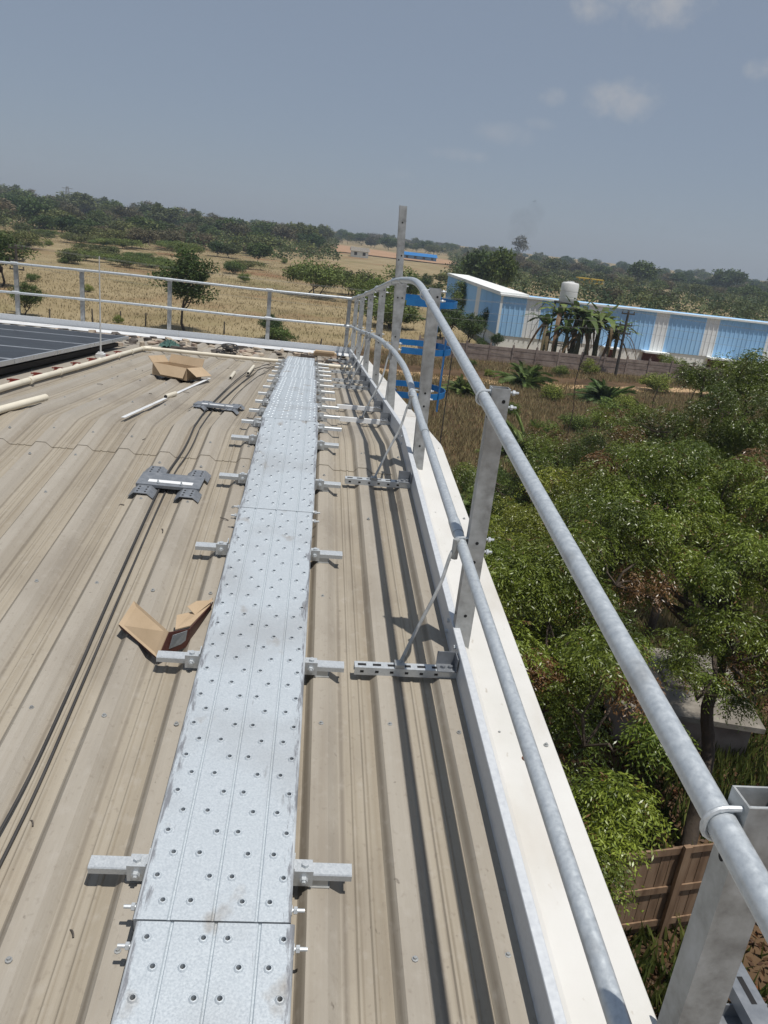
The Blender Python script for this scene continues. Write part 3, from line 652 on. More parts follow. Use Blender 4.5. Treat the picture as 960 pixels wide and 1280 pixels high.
b = MB(); sheet(b, [TC(234, 758, .075), TC(246, 751, .085), TC(266, 750, .07), TC(243, 768, .065)], .004); b.build('torn_flap', card, tcb)

# open carton beyond the ridge
p = farp(221, 472, PAN+.02); ob = thing('open_carton', 'open brown cardboard box with flaps out, lying near the cream pipe', 'cardboard box', (p[0], p[1], zp(p[1])+.0255), R(-22))
ob.rotation_euler = (math.atan(S2), 0, R(-24))
a_, c_, h_ = .17, .12, .105; t_ = .004
b = MB(); b.box((-a_, -c_, 0), (a_, c_, t_)); b.box((-a_, -c_, t_), (a_, -c_+t_, h_)); b.box((-a_, c_-t_, t_), (a_, c_, h_)); b.box((-a_, -c_+t_, t_), (-a_+t_, c_-t_, h_)); b.box((a_-t_, -c_+t_, t_), (a_, c_-t_, h_)); b.build('box_body', card, ob)
for (pts) in ([(-a_, -c_, h_), (a_, -c_, h_), (a_, -c_-.05, h_-.085), (-a_+.12, -c_-.05, h_-.085)], [(a_, -c_, h_), (a_, c_, h_), (a_+.10, c_, h_-.06), (a_+.10, -c_, h_-.06)], [(-a_, -c_, h_), (-a_, c_, h_), (-a_-.05, c_, h_+.05), (-a_-.05, -c_, h_+.05)], [(-a_, c_, h_), (a_, c_, h_), (a_, c_+.03, h_+.07), (-a_, c_+.03, h_+.07)]):
    b = MB(); sheet(b, pts, .004); b.build('flap', card, ob)

# cream PVC pipe run: along the solar panels, then across to the gable
def pipe_thing(name, label, P, r, m=pvc, group=None, hollow=False, cat='pipe'):
    b = MB(); b.tube(P, r, 12)
    return tag(b.build(name, m, None, True), label, cat, group)
XP, YP = -1.965, 9.32
pr = thing('pvc_pipe_run', 'long cream plastic pipe edging the solar panels and crossing below the eave', 'pipe', (XP, YP, zp(YP)))
rz_ = .025+.022
b = MB(); b.tube([(XP+.006*math.sin(y*2), y, zp(y)+rz_) for y in np.linspace(4.95, YP-.04, 14)], .022, 12); child(b, 'side_pipe', pvc, pr, True)
b = MB(); b.tube([(x, YP+.012*math.sin(x*2.3), zp(YP)+rz_) for x in np.linspace(XP+.04, .5, 14)], .022, 12); child(b, 'cross_pipe', pvc, pr, True)
b = MB(); b.tube([(XP, YP-.09, zp(YP)+rz_+.008), (XP, YP-.03, zp(YP)+rz_), (XP+.03, YP, zp(YP)+rz_), (XP+.09, YP, zp(YP)+rz_)], .028, 12); child(b, 'elbow', pvc, pr, True)
for y in (5.6, 6.25, 6.7, 7.4, 8.1, 8.7):
    b = MB(); b.tube([(XP, y-.025, zp(y)+rz_), (XP, y+.025, zp(y)+rz_)], .0265, 12); child(b, 'coupling', pvc, pr, True)
# loose pipe pieces
def loose(u0, v0, u1, v1, r, label, m=pvc, name='loose_pipe', cat='pipe'):
    A = roofpt(u0, v0, .03); B = roofpt(u1, v1, .03); z = .025+r
    A = (A[0], A[1], zp(A[1])+z); B = (B[0], B[1], zp(B[1])+z)
    b = MB(); n = 12; d = unit(np.array(B)-np.array(A)); b.tube([A, B], r, n); 
    b.tube([np.array(A)-d*.0006, np.array(A)], r*.72, n, 1)
    b.tube([np.array(B), np.array(B)+d*.0006], r*.72, n, 1)
    return tag(b.build(name, [m, dark], None, True), label, cat)
loose(-18, 521, 57, 500, .022, 'cream plastic pipe offcut lying on the ridge below the solar panels')
loose(207, 498, 219, 494, .017, 'stubby cream pipe offcut touching the flat metal bar')
loose(288, 474, 293, 467, .016, 'short cream pipe offcut lying on the cables, further from the cream pipe run')
loose(310, 468, 317, 459, .016, 'short cream pipe offcut lying on the cables next to the cream pipe run')
A = roofpt(154, 522, .03); B = roofpt(262, 473, .03)
b = MB(); d = unit(B-A); s_ = np.array([-d[1], d[0], 0])*.012
P = [A-s_, A+s_, B+s_, B-s_]; sheet(b, [(q[0], q[1], zp(q[1])+.0295) for q in P], .004); tag(b.build('flat_bar', white_flash), 'pale flat metal bar lying across the ribs beyond the ridge', 'metal bar')
# little dark twigs and dry curls of leaf
for k, (u, v) in enumerate(((125, 485), (188, 497), (233, 495), (178, 465), (260, 460), (285, 461), (330, 466), (147, 475), (192, 445), (180, 550), (152, 632), (280, 656), (300, 671), (203, 664), (40, 1030), (90, 1168))):
    p = roofpt(u, v, .0); L_ = random.uniform(.010, .028); a = random.uniform(0, 6.28); z = zp(p[1])+ribh(p[0])+.0022
    b = MB(); P = smooth_path([(-L_, 0, 0), (-L_*.3, .002, .004), (L_*.4, .001, .003), (L_, -.002, .001)], 3); b.tube(P, .0022, 5)
    o = b.build('dry_twig', junk_m, None, False, (p[0], p[1], z)); o.rotation_euler = (0, 0, a); tag(o, 'small dark dry twig lying on the ribbed roof', 'twig', 'twigs on the roof')
# red clamp at the left
p = roofpt(-24, 1100, .02); b = MB(); b.box((-.035, -.045, 0), (.022, .045, .03)); b.box((-.01, -.02, .03), (.018, .06, .055)); b.tube([(.0, -.05, .04), (.0, .07, .04)], .012, 8)
o = b.build('red_clamp', red_m, None, False, (p[0], p[1], zp(p[1])+.0285)); tag(o, 'red painted clamp on the roof beside the black cables', 'clamp')

# ------------------------------------------------------------------ solar panels, lightning rod, eave litter
XS = -2.175
def solar(x1, y0, y1, label):
    off = .155; y0 += .006; y1 -= .006; t = thing('solar_panel', label, 'solar panel', (x1, y0, zp(y0)+off), 0, 'solar panels left of the pipe'); t.rotation_euler = (math.atan(S2), 0, 0)
    Lx, Ly = 1.98, (y1-y0)/math.cos(math.atan(S2)); f = .02; h = .035
    for (a, c) in (((-Lx, 0, -h), (0, f, 0)), ((-Lx, Ly-f, -h), (0, Ly, 0)), ((-Lx, f, -h), (-Lx+f, Ly-f, 0)), ((-f, f, -h), (0, Ly-f, 0))):
        b = MB(); b.box(a, c); b.build('frame_bar', alu, t)
    b = MB(); b.box((-Lx+f, f, -.012), (-f, Ly-f, -.003)); b.build('cell_glass', pv_glass, t)
    for x in (-.35, -1.6):
        b = MB(); b.box((x-.02, .02, -.128), (x+.02, Ly-.02, -h-.001)); b.build('mounting_rail', alu, t)
ybs = [3.95, 4.93, 5.9, 6.88, 7.80, 8.74, 9.5]
for j in range(len(ybs)-1):
    for i in range(3):
        solar(XS-i*2.0, ybs[j], ybs[j+1], 'dark glass solar panel edging the cream pipe, %s from the eave end of its row' % ('sixth', 'fifth', 'fourth', 'third', 'second', 'first')[j] if i == 0 else 'dark glass solar panel behind the row edging the pipe, %s from the eave' % ('sixth', 'fifth', 'fourth', 'third', 'second', 'first')[j])
for k, y in enumerate((5.05, 5.55, 6.02, 6.5, 7.0, 7.5, 8.0, 8.5)):
    b = MB(); b.box((-.035, -.03, 0), (.03, .03, .010)); b.box((-.035, -.006, .010), (.03, .006, .03)); b.tube([(-.06, .015, .018), (.035, .015, .018)], .006, 6)
    o = b.build('red_clip', red_m, None, False, (XP-.085, y, zp(y)+.025)); tag(o, 'red painted metal clip under the solar panel edge', 'clip', 'red clips along the solar panels')
# dark metal purlin under the panel edge
b = MB(); b.extrude([(XS-.14, .0285), (XS-.10, .0285), (XS-.10, .075), (XS-.14, .075)], 4.0, 9.4, fn=lambda x, y, z: (x, y, zp(y)+z), n=10); tag(b.build('panel_rail', dark_fr), 'dark steel rail on the roof under the solar panel edge', 'rail')
p = farp(126, 446, PAN+.03); b0 = thing('lightning_rod', 'thin pale lightning rod on a small block beside the solar panels', 'lightning rod', (p[0], p[1], zp(p[1])+.028))
top = ony(124, 320, p[1]); b = MB(); b.tube([(0, 0, .03), (top[0]-p[0], 0, top[2]-zp(p[1])-.028)], [.009, .005], 8); b.build('rod', rod_m, b0, True)
b = MB(); b.box((-.04, -.04, 0), (.04, .04, .035)); b.box((-.025, -.025, .035), (.025, .025, .05)); b.build('base_block', white_flash, b0)
# broken tiles and rubble between the pipe and the eave
for k in range(110):
    x = random.uniform(-3.6, .45); y = random.uniform(9.75, 11.45)
    if -.45 < x < .2 and y < 10: continue
    sx, sy, sz = random.uniform(.04, .14), random.uniform(.03, .09), random.uniform(.015, .05)
    b = MB(); vs = []
    for zz in (0, sz):
        for a in range(5):
            r = random.uniform(.75, 1.1)*(1 if zz == 0 else .9); vs.append((sx*r*math.cos(a*1.2566), sy*r*math.sin(a*1.2566), zz+random.uniform(0, .006)))
    b.add(vs, [(4, 3, 2, 1, 0), (5, 6, 7, 8, 9)]+[(i, (i+1) % 5, 5+(i+1) % 5, 5+i) for i in range(5)])
    dk = random.random() < .38
    o = b.build('rubble_piece', junk_m if dk else tile_m, None, False, (x, y, zp(y)+.012)); o.rotation_euler = (math.atan(S2)+random.uniform(-.15, .15), random.uniform(-.15, .15), random.uniform(0, 6))
    tag(o, 'small piece of dark rubble lying below the eave flashing' if dk else 'small piece of broken tan tile lying below the eave flashing', 'rubble', 'dark rubble near the eave' if dk else 'broken tiles near the eave')
b = MB()
for k in range(9):
    r = random.uniform(.07, .12); cx, cy = random.uniform(-.04, .04), random.uniform(-.04, .04); ti = random.uniform(-.15, .35)
    P = [(cx+r*math.cos(a), cy+r*math.sin(a)*math.cos(ti), .03+.012*k+r*(math.sin(a)*math.sin(ti)+abs(math.sin(ti)))) for a in np.linspace(0, 6.28, 22)]; b.tube(P, .006, 6)
p = farp(285, 441, PAN+.05); o = b.build('cable_coil', cable_m, None, True, (p[0], p[1], zp(p[1])-.0)); tag(o, 'loose coil of black cable lying below the eave flashing', 'cable coil')
p = farp(212, 438, PAN); b = MB()
n_ = 12; V = [[(-.22+.44*i/n_, -.15+.3*j/n_, .03+.11*abs(math.sin(i*1.3+j*.8))*math.exp(-((i-6)**2+(j-6)**2)/30)+.02*random.random()) for i in range(n_+1)] for j in range(n_+1)]
b.add([q for r_ in V for q in r_], [(j*(n_+1)+i, j*(n_+1)+i+1, (j+1)*(n_+1)+i+1, (j+1)*(n_+1)+i) for j in range(n_) for i in range(n_)]); b.v = [(x_*.55, y_*.6, z_) for (x_, y_, z_) in b.v]; o = b.build('green_cloth', green_m, None, True, (p[0], p[1], zp(p[1])+.002)); tag(o, 'crumpled dark green cloth near the eave flashing', 'cloth')
# thin brace wires and lumber near the far right corner
p = farp(425, 446, PAN); b = MB(); b.box((-.28, -.06, 0), (.05, .05, .05)); b.box((-.26, -.08, .05), (.02, .02, .075)); o = b.build('timber_offcut', card, None, False, (.30, 11.2, zp(11.2)+.028)); tag(o, 'orange brown timber offcut in the corner below the eave flashing', 'timber')

# ------------------------------------------------------------------ ground
b = MB(); nx, ny = 60, 60; gx = np.linspace(-1, 1, nx); V = []
def gz(x, y):
    d = math.hypot(x, y)
    return 0.0 if d < 60 else min(1.0, (d-60)/60)*.25*math.sin(x*.045+1)*math.sin(y*.038)
xs = np.sign(gx)*np.abs(gx)**2.6*3500; ys = np.sign(gx)*np.abs(gx)**2.6*3500+40
for y in ys:
    for x in xs: V.append((x, y, gz(x, y)))
b.add(V, [(j*nx+i, j*nx+i+1, (j+1)*nx+i+1, (j+1)*nx+i) for j in range(ny-1) for i in range(nx-1)])
tag(b.build('ground', ground_m, None, True), kind='structure')
# pale dirt path in front of the compound wall
b = MB(); P0 = []
for (u, v, hw) in ((455, 461, .9), (490, 465, 1.0), (540, 471, 1.0), (600, 476, .95), (670, 481, .9), (760, 486, .85), (850, 488, .8), (960, 496, .8), (1040, 502, .8)):
    p = onz(u, v); P0.append((p, hw))
P = smooth_path([p for p, h in P0], 8); hw = np.interp(np.linspace(0, 1, len(P)), np.linspace(0, 1, len(P0)), [h for p, h in P0])
vs = []
for i, p in enumerate(P):
    a = hw[i]*(1+.25*math.sin(i*1.9)+.2*math.sin(i*.77)); c = hw[i]*(1+.25*math.sin(i*1.3+2)); vs += [(p[0], p[1]-a, .006), (p[0], p[1]+c, .006)]
b.add(vs, [(2*i, 2*i+2, 2*i+3, 2*i+1) for i in range(len(P)-1)]); tag(b.build('dirt_path', path_m), kind='structure')
# bare reddish earth strip far off
b = MB(); Q = [onz(350, 305), onz(420, 306), onz(560, 326), onz(600, 334), onz(545, 330), onz(430, 316), onz(360, 314)]
b.add([(q[0], q[1], .3) for q in Q], [tuple(range(len(Q)))]); tag(b.build('bare_earth', mat('red_earth', [(.30, .17, .09), (.40, .25, .14)], scale=.08, rough=.95, detail=10)), kind='structure')

# ------------------------------------------------------------------ foliage helpers
def jitter_cols(n, c0, c1, c2=None, p2=.0):
    t = rng.random((n, 1)); c = np.array(c0)*(1-t)+np.array(c1)*t
    c *= rng.uniform(.7, 1.25, (n, 1))
    if c2 is not None:
        k = rng.random(n) < p2; c[k] = np.array(c2)*rng.uniform(.7, 1.2, (k.sum(), 1))
    return c
def leaf_quads(pos, dirs, ln, wd, nrm=None):
    """one folded rhombic leaf per row"""
    n = len(pos); r = unit(rng.normal(size=(n, 3))); side = unit(np.cross(dirs, r)); ln = np.broadcast_to(ln, (n,))[:, None]; wd = np.broadcast_to(wd, (n,))[:, None]
    a = pos; m = pos+dirs*ln*.5
    V = np.stack([a, m+side*wd*.5, pos+dirs*ln, m-side*wd*.5], 1); return V.reshape(-1, 3)
def clump_points(n, R3, shell=.5, flat=0.0):
    d = unit(rng.normal(size=(n, 3))); r = (shell+(1-shell)*rng.random((n, 1)))**(1/1.6)
    p = d*r; p[:, 2] = np.where(p[:, 2] < 0, p[:, 2]*(1-flat), p[:, 2]); return p*np.array(R3)
def blob_leaves(centers, rad, per, ln, wd, droop=.2):
    n = len(centers)*per; c = np.repeat(centers, per, 0); rr = np.repeat(np.broadcast_to(rad, (len(centers),)), per)[:, None]
    pos = c+unit(rng.normal(size=(n, 3)))*rr*(rng.random((n, 1))**.45)*np.array([1, 1, .75])
    d = unit(rng.normal(size=(n, 3))*np.array([1, 1, .6])+(pos-c)*.8/rr-np.array([0, 0, droop])); return leaf_quads(pos, d, ln*rng.uniform(.7, 1.3, n), wd)
def limb(b, A, B, r0, r1, wob=.12, n=5, seg=6):
    A = np.array(A, float); B = np.array(B, float); Lg = np.linalg.norm(B-A); P = []
    for i in range(n+1):
        t = i/n; p = A+(B-A)*t; p[2] += Lg*.03*math.sin(t*math.pi)
        if 0 < i < n: p = p+rng.normal(size=3)*Lg*wob*.35
        P.append(p)
    Q = smooth_path(P, 3 if seg > 5 else 1); m_ = len(Q)-1
    b.tube(Q, [r0+(r1-r0)*i/m_ for i in range(m_+1)], seg); return P
def small_tree_mesh(H, Rx, trunk_h, ncl, per, ln, wd, cols, shell=.35, flat=.5, clr=.32, trunk_r=.14, lean=.0, nstem=1):
    """crown mesh and trunk mesh around the origin"""
    cz = trunk_h+(H-trunk_h)*.5; ctr = clump_points(ncl, (Rx*.8, Rx*.8, (H-trunk_h)*.42), shell, flat*.5)+np.array([0, 0, cz])
    ctr[:, :2] *= (1+.35*np.sin(np.arctan2(ctr[:, 1], ctr[:, 0])*3+rng.random()*6))[:, None]
    V = blob_leaves(ctr, Rx*clr*rng.uniform(.6, 1.25, ncl), per, ln, wd)
    C = jitter_cols(len(V)//4, *cols)
    shade = np.repeat(rng.uniform(.7, 1.25, ncl), per)[:, None]; C = C*shade
    crown = np_mesh('crown', V, 4, leaf_far, C)
    b = MB()
    for s in range(nstem):
        base = np.array([rng.normal()*.12*(nstem > 1)*3, rng.normal()*.12*(nstem > 1)*3, -.1]); topp = np.array([rng.normal()*.1*Rx, rng.normal()*.1*Rx, trunk_h])
        b.tube([base, (base+topp)/2+rng.normal(size=3)*.08, topp], [trunk_r, trunk_r*.8, trunk_r*.6], 7)
        for q in ctr[rng.choice(ncl, min(ncl, 6), replace=False)]: limb(b, topp, q, trunk_r*.5, trunk_r*.12, .15, 4, 5)
    return crown, b.mesh('trunk', bark)
def tree_thing(name, meshes, label, cat, loc, rz=0, sc=1.0, group=None):
    t = thing(name, label, cat, loc, rz, group); t.scale = sc if hasattr(sc, '__len__') else (sc,)*3
    link('crown', meshes[0], t); link('trunk', meshes[1], t); return t

G1 = ((.048, .085, .02), (.12, .165, .036)); G2 = ((.075, .095, .03), (.145, .165, .056)); G3 = ((.095, .088, .045), (.175, .15, .08)); G4 = ((.036, .07, .02), (.085, .13, .034)); GA = ((.075, .12, .028), (.15, .20, .05))
far_kinds = [small_tree_mesh(8.5, 4.2, 2.2, 42, 60, .75, .38, G1), small_tree_mesh(9.5, 3.6, 2.6, 36, 60, .75, .36, G2), small_tree_mesh(7.5, 4.6, 1.6, 42, 60, .7, .36, G3), small_tree_mesh(8.0, 4.4, 1.8, 44, 60, .75, .38, G4), small_tree_mesh(6.5, 4.4, 1.2, 40, 60, .65, .34, G2), small_tree_mesh(8.8, 3.2, 2.4, 26, 40, .6, .25, G3, clr=.28)]
acacia = [small_tree_mesh(3.4, 3.9, .9, 46, 130, .26, .12, GA, flat=.8, nstem=3, trunk_r=.07, clr=.22), small_tree_mesh(2.6, 3.2, .5, 36, 130, .24, .11, G2, flat=.8, nstem=3, trunk_r=.06, clr=.24)]
bushes = [small_tree_mesh(1.5, 1.2, .15, 26, 150, .12, .05, ((.10, .15, .03), (.20, .25, .05)), nstem=3, trunk_r=.03), small_tree_mesh(1.2, 1.1, .1, 24, 150, .12, .05, GA, nstem=3, trunk_r=.03)]
field_t = [small_tree_mesh(4.6, 1.6, 1.1, 40, 150, .17, .075, ((.045, .08, .018), (.10, .14, .035)), clr=.36, trunk_r=.09), small_tree_mesh(3.6, 1.5, .8, 34, 140, .17, .075, G4, clr=.36, nstem=2, trunk_r=.07)]

# ---- tree belt along the horizon: (photo x range, base y at both ends, depth rows)
def hor(u): return 294+.115*(u-480)
cnt = 0
def belt(u0, u1, step, db, sc, kinds, label, group, jit=5):
    """db: pixels of the tree foot below the horizon line (sets the distance on the ground)"""
    global cnt
    u = u0
    while u < u1:
        dd = db*random.uniform(.86, 1.18); p = onz(u+random.uniform(-jit, jit), hor(u)+dd)
        k = random.choice(kinds); s = sc*random.uniform(.75, 1.2)
        tree_thing('belt_tree', far_kinds[k], label, 'tree', (p[0], p[1], -.1), random.uniform(0, 6.28), (s*random.uniform(1.1, 1.5), s*random.uniform(1.1, 1.5), s), group); cnt += 1
        u += step*random.uniform(.7, 1.3)
WL = 'tree in the dense wood at the upper edge of the dry field', 'wood above the dry field'
ML = 'distant tree in the belt behind the far blue roofed house', 'trees behind the blue roofed house'
RL = 'tree in the hazy belt beyond the blue shed', 'trees beyond the blue shed'
belt(-60, 330, 15, 45, .5, (4, 2, 3, 4), *WL); belt(-60, 330, 15, 37, .82, (4, 2, 3, 0), *WL); belt(-60, 400, 14, 29, .95, (0, 1, 3, 3, 2), *WL); belt(-60, 400, 14, 23, 1.08, (0, 1, 3, 5, 2), *WL); belt(-60, 400, 24, 18, 1.2, (0, 1, 3, 5), *WL)
belt(290, 560, 12, 17, .85, (2, 4, 3, 0), *ML); belt(330, 640, 11, 12.5, .95, (0, 1, 2, 5, 3), *ML); belt(330, 640, 13, 9.5, 1.05, (1, 2, 5), *ML)
belt(590, 1020, 17, 30, .62, (4, 2, 4, 0), *RL); belt(590, 1020, 16, 22, .82, (0, 2, 4, 3), *RL); belt(590, 1020, 14, 16, .9, (0, 1, 2, 3), *RL); belt(590, 1020, 14, 11, 1.0, (0, 1, 3), *RL)
belt(560, 1020, 24, 46, .42, (4, 2, 4), 'low scrubby tree just behind the blue shed roof', 'scrub behind the blue shed')
# understorey that fills the woods to the ground
def scrub(n, u0, u1, d0, d1, h, c0, c1, label, name='woodland_scrub'):
    P = []
    for _ in range(n):
        u = random.uniform(u0, u1); dd = 1/random.uniform(1/d1, 1/d0); q = onz(u, hor(u)+dd); P.append((q[0], q[1], random.uniform(.1, 1.0)*h))
    V = blob_leaves(np.array(P), rng.uniform(1.2, 2.6, n), 60, .7, .36); o = link(name, np_mesh(name, V, 4, leaf_far, np.repeat(jitter_cols(n, c0, c1), 60, 0)*rng.uniform(.8, 1.2, (n*60, 1)))); tag(o, label, 'scrub', kind='stuff')
scrub(1300, -70, 420, 15, 47, 3.6, G4[0], G2[1], 'dark understorey filling the wood above the dry field')
scrub(700, 320, 640, 8.5, 17, 4.5, G3[0], G2[1], 'grey green understorey of the belt behind the far houses')
scrub(2400, 560, 1030, 10, 62, 2.4, G4[0], G2[1], 'olive scrub filling the plain beyond the blue shed')
# named individuals
def put(name, kindmesh, u, v, hpx, meshH, label, cat='tree', wide=1.0, rz=None, group=None):
    p = onz(u, v); dist = p[1]; top = ony(u, v-hpx, dist); s = (top[2])/meshH
    return tree_thing(name, kindmesh, label, cat, (p[0], p[1], -.05), random.uniform(0, 6) if rz is None else rz, (s*wide, s*wide, s), group)
put('dark_tree', far_kinds[3], 598, 372, 62, 8.0, 'dark rounded tree behind the end of the blue shed', wide=.8)
put('dark_tree', far_kinds[0], 622, 378, 72, 8.5, 'dark tall rounded tree standing by the gable of the blue shed', wide=.62)
put('pine_tree', far_kinds[5], 649, 330, 38, 8.8, 'spiky dark tree rising above the belt under the smoke', wide=.85)
put('round_tree', far_kinds[4], 690, 345, 24, 6.5, 'broad tree in the belt left of the water tank', wide=1.2)
put('round_tree', far_kinds[0], 800, 360, 36, 8.5, 'tallest rounded green tree in the belt above the shed', wide=1.15)
put('round_tree', far_kinds[3], 905, 366, 32, 8.0, 'dark broad tree in the belt right of the tallest one', wide=1.3)
put('field_tree', field_t[0], 231, 413, 108, 4.6, 'leafy green tree standing alone in the dry field behind the eave rail', wide=1.05)
put('field_tree', field_t[1], 33, 395, 46, 3.6, 'low dark green tree in the field beside the utility pole', wide=1.1)
put('field_tree', field_t[1], 338, 425, 36, 3.6, 'small dark tree directly behind the eave toe board', wide=1.2)
put('field_tree', field_t[0], 2, 358, 74, 4.6, 'dark leafy tree at the field edge behind the utility pole', wide=1.4)
for i, (u, v, h, wd_, lab) in enumerate(((395, 371, 46, 1.05, 'broad flat topped thorn tree in the dry field behind the corner of the rail'), (440, 368, 32, 1.1, 'flat topped thorn tree adjoining the broadest one'), (232, 322, 20, 1.3, 'thorn tree on the field behind the lone leafy tree'), (90, 330, 18, 1.2, 'low thorn tree in the upper dry field'), (58, 296, 10, 1.6, 'small thorn scrub under the wood edge'), (125, 304, 20, 1.5, 'thorn tree just below the wood'), (160, 335, 16, 1.3, 'low thorn scrub left of the lone leafy tree'), (240, 308, 18, 1.4, 'grey green thorn tree at the wood edge'), (270, 303, 14, 1.2, 'small thorn tree at the wood edge'), (10, 312, 26, 1.4, 'dark thorn tree at the left field edge'))):
    put('thorn_tree', acacia[i % 2], u, v, h, (3.4, 2.6)[i % 2], lab, wide=wd_)
for (u, v, h) in ((148, 404, 10), (292, 342, 18), (306, 352, 10), (255, 350, 10), (80, 330, 10), (330, 322, 8), (355, 330, 7), (40, 352, 12), (110, 365, 9), (310, 318, 12), (200, 330, 8), (60, 308, 8), (320, 300, 9), (500, 372, 34), (470, 390, 40), (455, 378, 30), (488, 410, 44), (350, 430, 24)):
    put('field_bush', random.choice(bushes), u, v, h, 1.35, 'low green bush scattered in the dry field', 'bush', wide=random.uniform(.9, 1.3), group='bushes in the dry field')
for k in range(16):
    u = random.uniform(20, 330); v = hor(u)+random.uniform(48, 78)
    put('field_scrub', acacia[k % 2], u, v, random.uniform(9, 15), (3.4, 2.6)[k % 2], 'low spreading thorn scrub in the upper dry field', 'scrub', wide=random.uniform(1.6, 2.4), group='thorn scrub in the upper field')
# mass of shrubs by the shed gable
for (u, v, h) in ((560, 425, 62), (585, 432, 52), (605, 425, 40), (540, 400, 46), (575, 405, 52), (620, 436, 26), (548, 432, 40), (600, 445, 30), (515, 385, 40), (530, 365, 30)):
    put('shed_shrub', random.choice(field_t), u, v, h, 4.2, 'bushy green shrub growing by the gable end of the blue shed', 'shrub', wide=random.uniform(.9, 1.25), group='shrubs by the shed gable')

# ------------------------------------------------------------------ blue shed (factory) behind the compound wall
FY = 67.7; X0 = 15.9; X1 = 62.0; ZT = 4.42; ZB = 1.08; FL = 30.0
fac = thing('blue_shed', 'long flat topped shed clad in blue sheets with white strips behind the compound wall', 'building', (17, FY, 0))
def FX(u, v): return float(ony(u, v, FY)[0])
strips = [(657, 672, 400), (734, 750, 408), (818, 831, 416), (880, 893, 424), (958, 971, 432), (1036, 1050, 440)]
def clad(b, xa, xb, yv, z0, z1, along='x'):
    n = max(1, int(round((xb-xa)/.42))); p = (xb-xa)/n; pr = []
    for i in range(n): q = xa+i*p; pr += [(q, 0), (q+p*.66, 0), (q+p*.74, -.05), (q+p*.90, -.05), (q+p*.98, 0)]
    pr.append((xb, 0)); o = len(b.v)
    for z in (z0, z1):
        for (t, d) in pr: b.v.append((t, yv+d, z) if along == 'x' else (yv+d, t, z))
    k = len(pr)
    for j in range(k-1): b.f.append((o+j, o+j+1, o+k+j+1, o+k+j)); b.m.append(0)
x = X0
for (ua, ub, v) in strips:
    xa, xb = FX(ua-2, v), FX(ub+2, v)
    b = MB(); clad(b, x, xa, FY, ZB, ZT); child(b, 'blue_sheet', clad_b, fac)
    b = MB(); clad(b, xa, xb, FY-.004, ZB, ZT); child(b, 'white_sheet', clad_w, fac); x = xb
b = MB(); clad(b, x, X1, FY, ZB, ZT); child(b, 'blue_sheet', clad_b, fac)
for (ya, yb, m) in ((FY, FY+9, clad_b), (FY+9, FY+11, clad_w), (FY+11, FY+20, clad_b), (FY+20, FY+FL, clad_b)):
    b = MB(); clad(b, ya, yb, X0, ZB, ZT, 'y'); child(b, 'blue_sheet' if m is clad_b else 'white_sheet', m, fac)
b = MB(); b.box((X0-.16, FY-.22, ZT), (X1, FY+.12, ZT+.15)); child(b, 'parapet_cap', fac_w, fac)
b = MB(); b.box((X0-.16, FY+.12, ZT), (X0+2.4, FY+FL, ZT+.30)); child(b, 'parapet_cap', fac_w, fac)
b = MB(); b.box((X0-.09, FY-.09, ZB), (X0+.12, FY-.056, ZT)); child(b, 'corner_trim', fac_w, fac)
b = MB(); b.box((X0+.5, FY+.12, 3.0), (X1, FY+FL, 3.1)); child(b, 'roof', clad_b, fac)
b = MB(); b.box((X0+.1, FY+.06, -.1), (X1, FY+.3, ZB+.3)); b.box((X0+.05, FY+.3, -.1), (X0+.3, FY+FL, ZB+.3)); child(b, 'plinth_wall', fac_w, fac)
for (ua, ub, v) in ((755, 768, 440), (804, 829, 440), (885, 910, 450), (926, 951, 452)):
    a, c = FX(ua, v), FX(ub, v)
    b = MB(); b.box((a, FY-.10, 0), (c, FY+.059, ZB-.14)); child(b, 'door', door_m, fac)
    b = MB(); b.box((a-.25, FY-1.0, ZB-.14), (c+.25, FY+.05, ZB+.0)); child(b, 'door_canopy', fac_w, fac)

# ------------------------------------------------------------------ compound wall
CY = 58.6; cw = thing('compound_wall', 'brown precast concrete compound wall with posts in front of the blue shed', 'wall', (8, CY, 0))
bay = 1.82; nb = 26
pm = MB()
for k in range(5):
    z0 = k*.31; t = .0 if k % 2 else .012; pm.box((.06, -.025-t, z0+.008), (bay-.06, .03, z0+.302))
pm.v = [(a, c, z*.78) for (a, c, z) in pm.v]
pan_me = pm.mesh('wall_panel', conc)
pp = MB(); pp.box((-.07, -.08, -.1), (.07, .08, 1.36)); pp.box((-.055, -.065, 1.36), (.055, .065, 1.42)); pp.tube([(0, 0, 1.42), (0, -.08, 1.62)], .02, 6); post_me = pp.mesh('wall_post', conc)
for i in range(nb):
    x = i*bay; rr = rng.normal()*.02
    o = link('wall_post', post_me, cw, (x, 0, 0)); o.rotation_euler = (rr, rng.normal()*.015, 0)
    if i < nb-1:
        o = link('wall_panel', pan_me, cw, (x, 0, rng.normal()*.015)); o.rotation_euler = (rr*.6, 0, 0)

